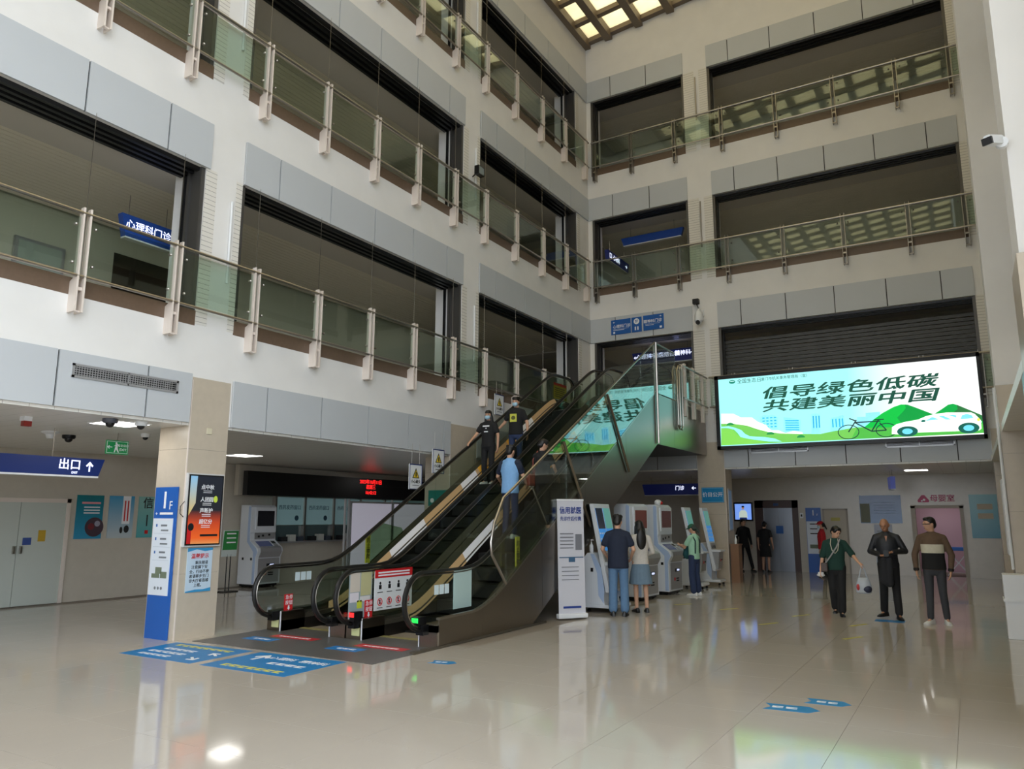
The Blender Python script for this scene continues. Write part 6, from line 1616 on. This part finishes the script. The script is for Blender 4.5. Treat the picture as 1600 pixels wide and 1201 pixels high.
# three people in the rear hall
person('guard in black standing by the rear wall beside the wall screen', (-6.45, 25.55, 0), face_to(0.5, -0.6), 1.66, m_blk, m_blk, m_shoeb, hair='short', sleeve='long', head=(0.3, 0.1), vox=0.011, J={'anL': (0.22, -0.12, 0.085), 'knL': (0.15, -0.08, 0.5)})
person('woman in short black dress facing the lift doors', (-5.75, 25.45, 0), face_to(0.1, 1), 1.58, m_blk, m_blk, m_shoeb, hair='bun', sleeve='short', head=(0, 0.1), mask='away', legs='bare', skirt=0.52, vox=0.011)
RD = cloth('red_vest', (196,36,44))
person('staff member in red vest and red cap standing by the directory', (-3.85, 24.3, 0), face_to(-1, -0.1), 1.60, RD, m_blk, m_shoeb, hair='pony', sleeve='long', head=(0.1, 0.15), mask=True, cap_mat=RD, vox=0.011, fit=1.05)

# people on the escalators
def step_at(y, seed):
    y0 = 8.85+seed*0.13
    i = round((y-0.2-y0)/0.4)
    return y0+i*0.4+0.2, max(zn(y0+i*0.4+0.2)-0.02, 0)
y_, z_ = step_at(13.72, 0)
t, j, tp, hp = person('young woman in black T-shirt and mask coming down the left escalator, hand on the rail', (-8.88, y_, z_), face_to(0.1, -1), 1.60, m_blk, m_blk, m_shoew, hair='longfringe', mask=True, sleeve='short', head=(0.05, 0.1), hem=0.84, fit=1.04, flare=0.01,
    J={'elR': (-0.27, -0.08, 1.15), 'wrR': (-0.33, -0.26, 0.98), 'nR': (0, 0, -1), 'wrL': (0.25, -0.02, 0.85)})
tline(t, 0, 1.33, 0.17, 0.03, m_wtext, y=-0.128, name='shirt_print'); tline(t, 0, 1.2, 0.1, 0.022, m_wtext, y=-0.129, name='shirt_print'); MB().prism([(-0.02, 1.29), (0.02, 1.29), (0, 1.26)], -0.128, -0.125, 'y').build('shirt_print', m_wtext, t)
y_, z_ = step_at(14.15, 0); 
y_, z_ = (y_, z_) if y_ > 14.0 else step_at(14.5, 0)
t, j, tp, hp = person('young man in black T-shirt with yellow print and mask on the left escalator', (-8.42, y_, z_), face_to(0.15, -1), 1.68, m_blk, m_dkjean, m_shoew, hair='messy', mask=True, sleeve='short', head=(0.0, 0.08), fit=1.06,
    J={'elR': (-0.29, 0.06, 1.16), 'wrR': (-0.42, -0.02, 1.0), 'nR': (0, 0, -1), 'elL': (0.27, 0.0, 1.12), 'wrL': (0.31, -0.08, 0.86)})
pr = box('shirt_print', M('print_yellow', (206,206,80), 0.7), t, -0.09, 0.07, -0.134, -0.13, 1.14, 1.32); MB().ell((-0.01, -0.136, 1.23), (0.05, 0.003, 0.045), 12, 8).build('print_motif', M('print_dark_olive', (90,90,40), 0.7), pr)
y_, z_ = step_at(12.12, 1)
LB = cloth('light_blue', (130,176,224))
t, j, tp, hp = person('person in light blue and navy shirt going up, seen from behind', (-7.2, y_, z_), face_to(0.05, 1), 1.68, LB, cloth('navy_trousers', (34,44,78)), m_shoew, hair='messy', mask='away', sleeve='short', head=(0, 0.2), fit=1.12, hem=0.82,
    J={'elL': (0.28, 0.0, 1.14), 'wrL': (0.36, -0.22, 1.04), 'elR': (-0.25, -0.06, 1.14), 'wrR': (-0.2, -0.24, 1.0)})
for s in 'LR':
    q = MB(); sh, el = j['sh'+s], j['el'+s]; cap(q, sh.lerp(el, -0.02), sh.lerp(el, 0.63), 0.067, 0.067); q.build('navy_sleeve', NV, tp, smooth=True)
y_, z_ = step_at(12.3, 1)
t, j, tp, hp = person('woman in black with a brown shoulder bag riding up beside the glass', (-6.74, y_, z_), face_to(0.1, 1), 1.58, m_blk, m_blk, m_shoeb, hair='bun', mask='away', sleeve='short', head=(-0.5, 0.2), fit=1.04,
    J={'elR': (-0.26, -0.02, 1.14), 'wrR': (-0.26, -0.16, 0.95), 'elL': (0.26, -0.06, 1.16), 'wrL': (0.2, -0.26, 1.12)})
sb = thing('shoulder_bag', 'brown leather shoulder bag of the woman riding up', 'bag', (-6.74, y_, z_), t.rotation_euler[2]); sb.scale = t.scale
MB().box(0.17, 0.27, -0.05, 0.2, 0.78, 1.02).build('pouch', M('brown_leather', (150,72,54), 0.45), sb, bevel=0.025); MB().tube([(0.22, 0.0, 1.0), (0.2, 0.05, 1.3), (0.12, 0.0, 1.475), (0.2, -0.09, 1.3), (0.22, -0.02, 1.0)], 0.012, 6).build('strap', M('brown_leather', (150,72,54), 0.45), sb)
finish_blobs()
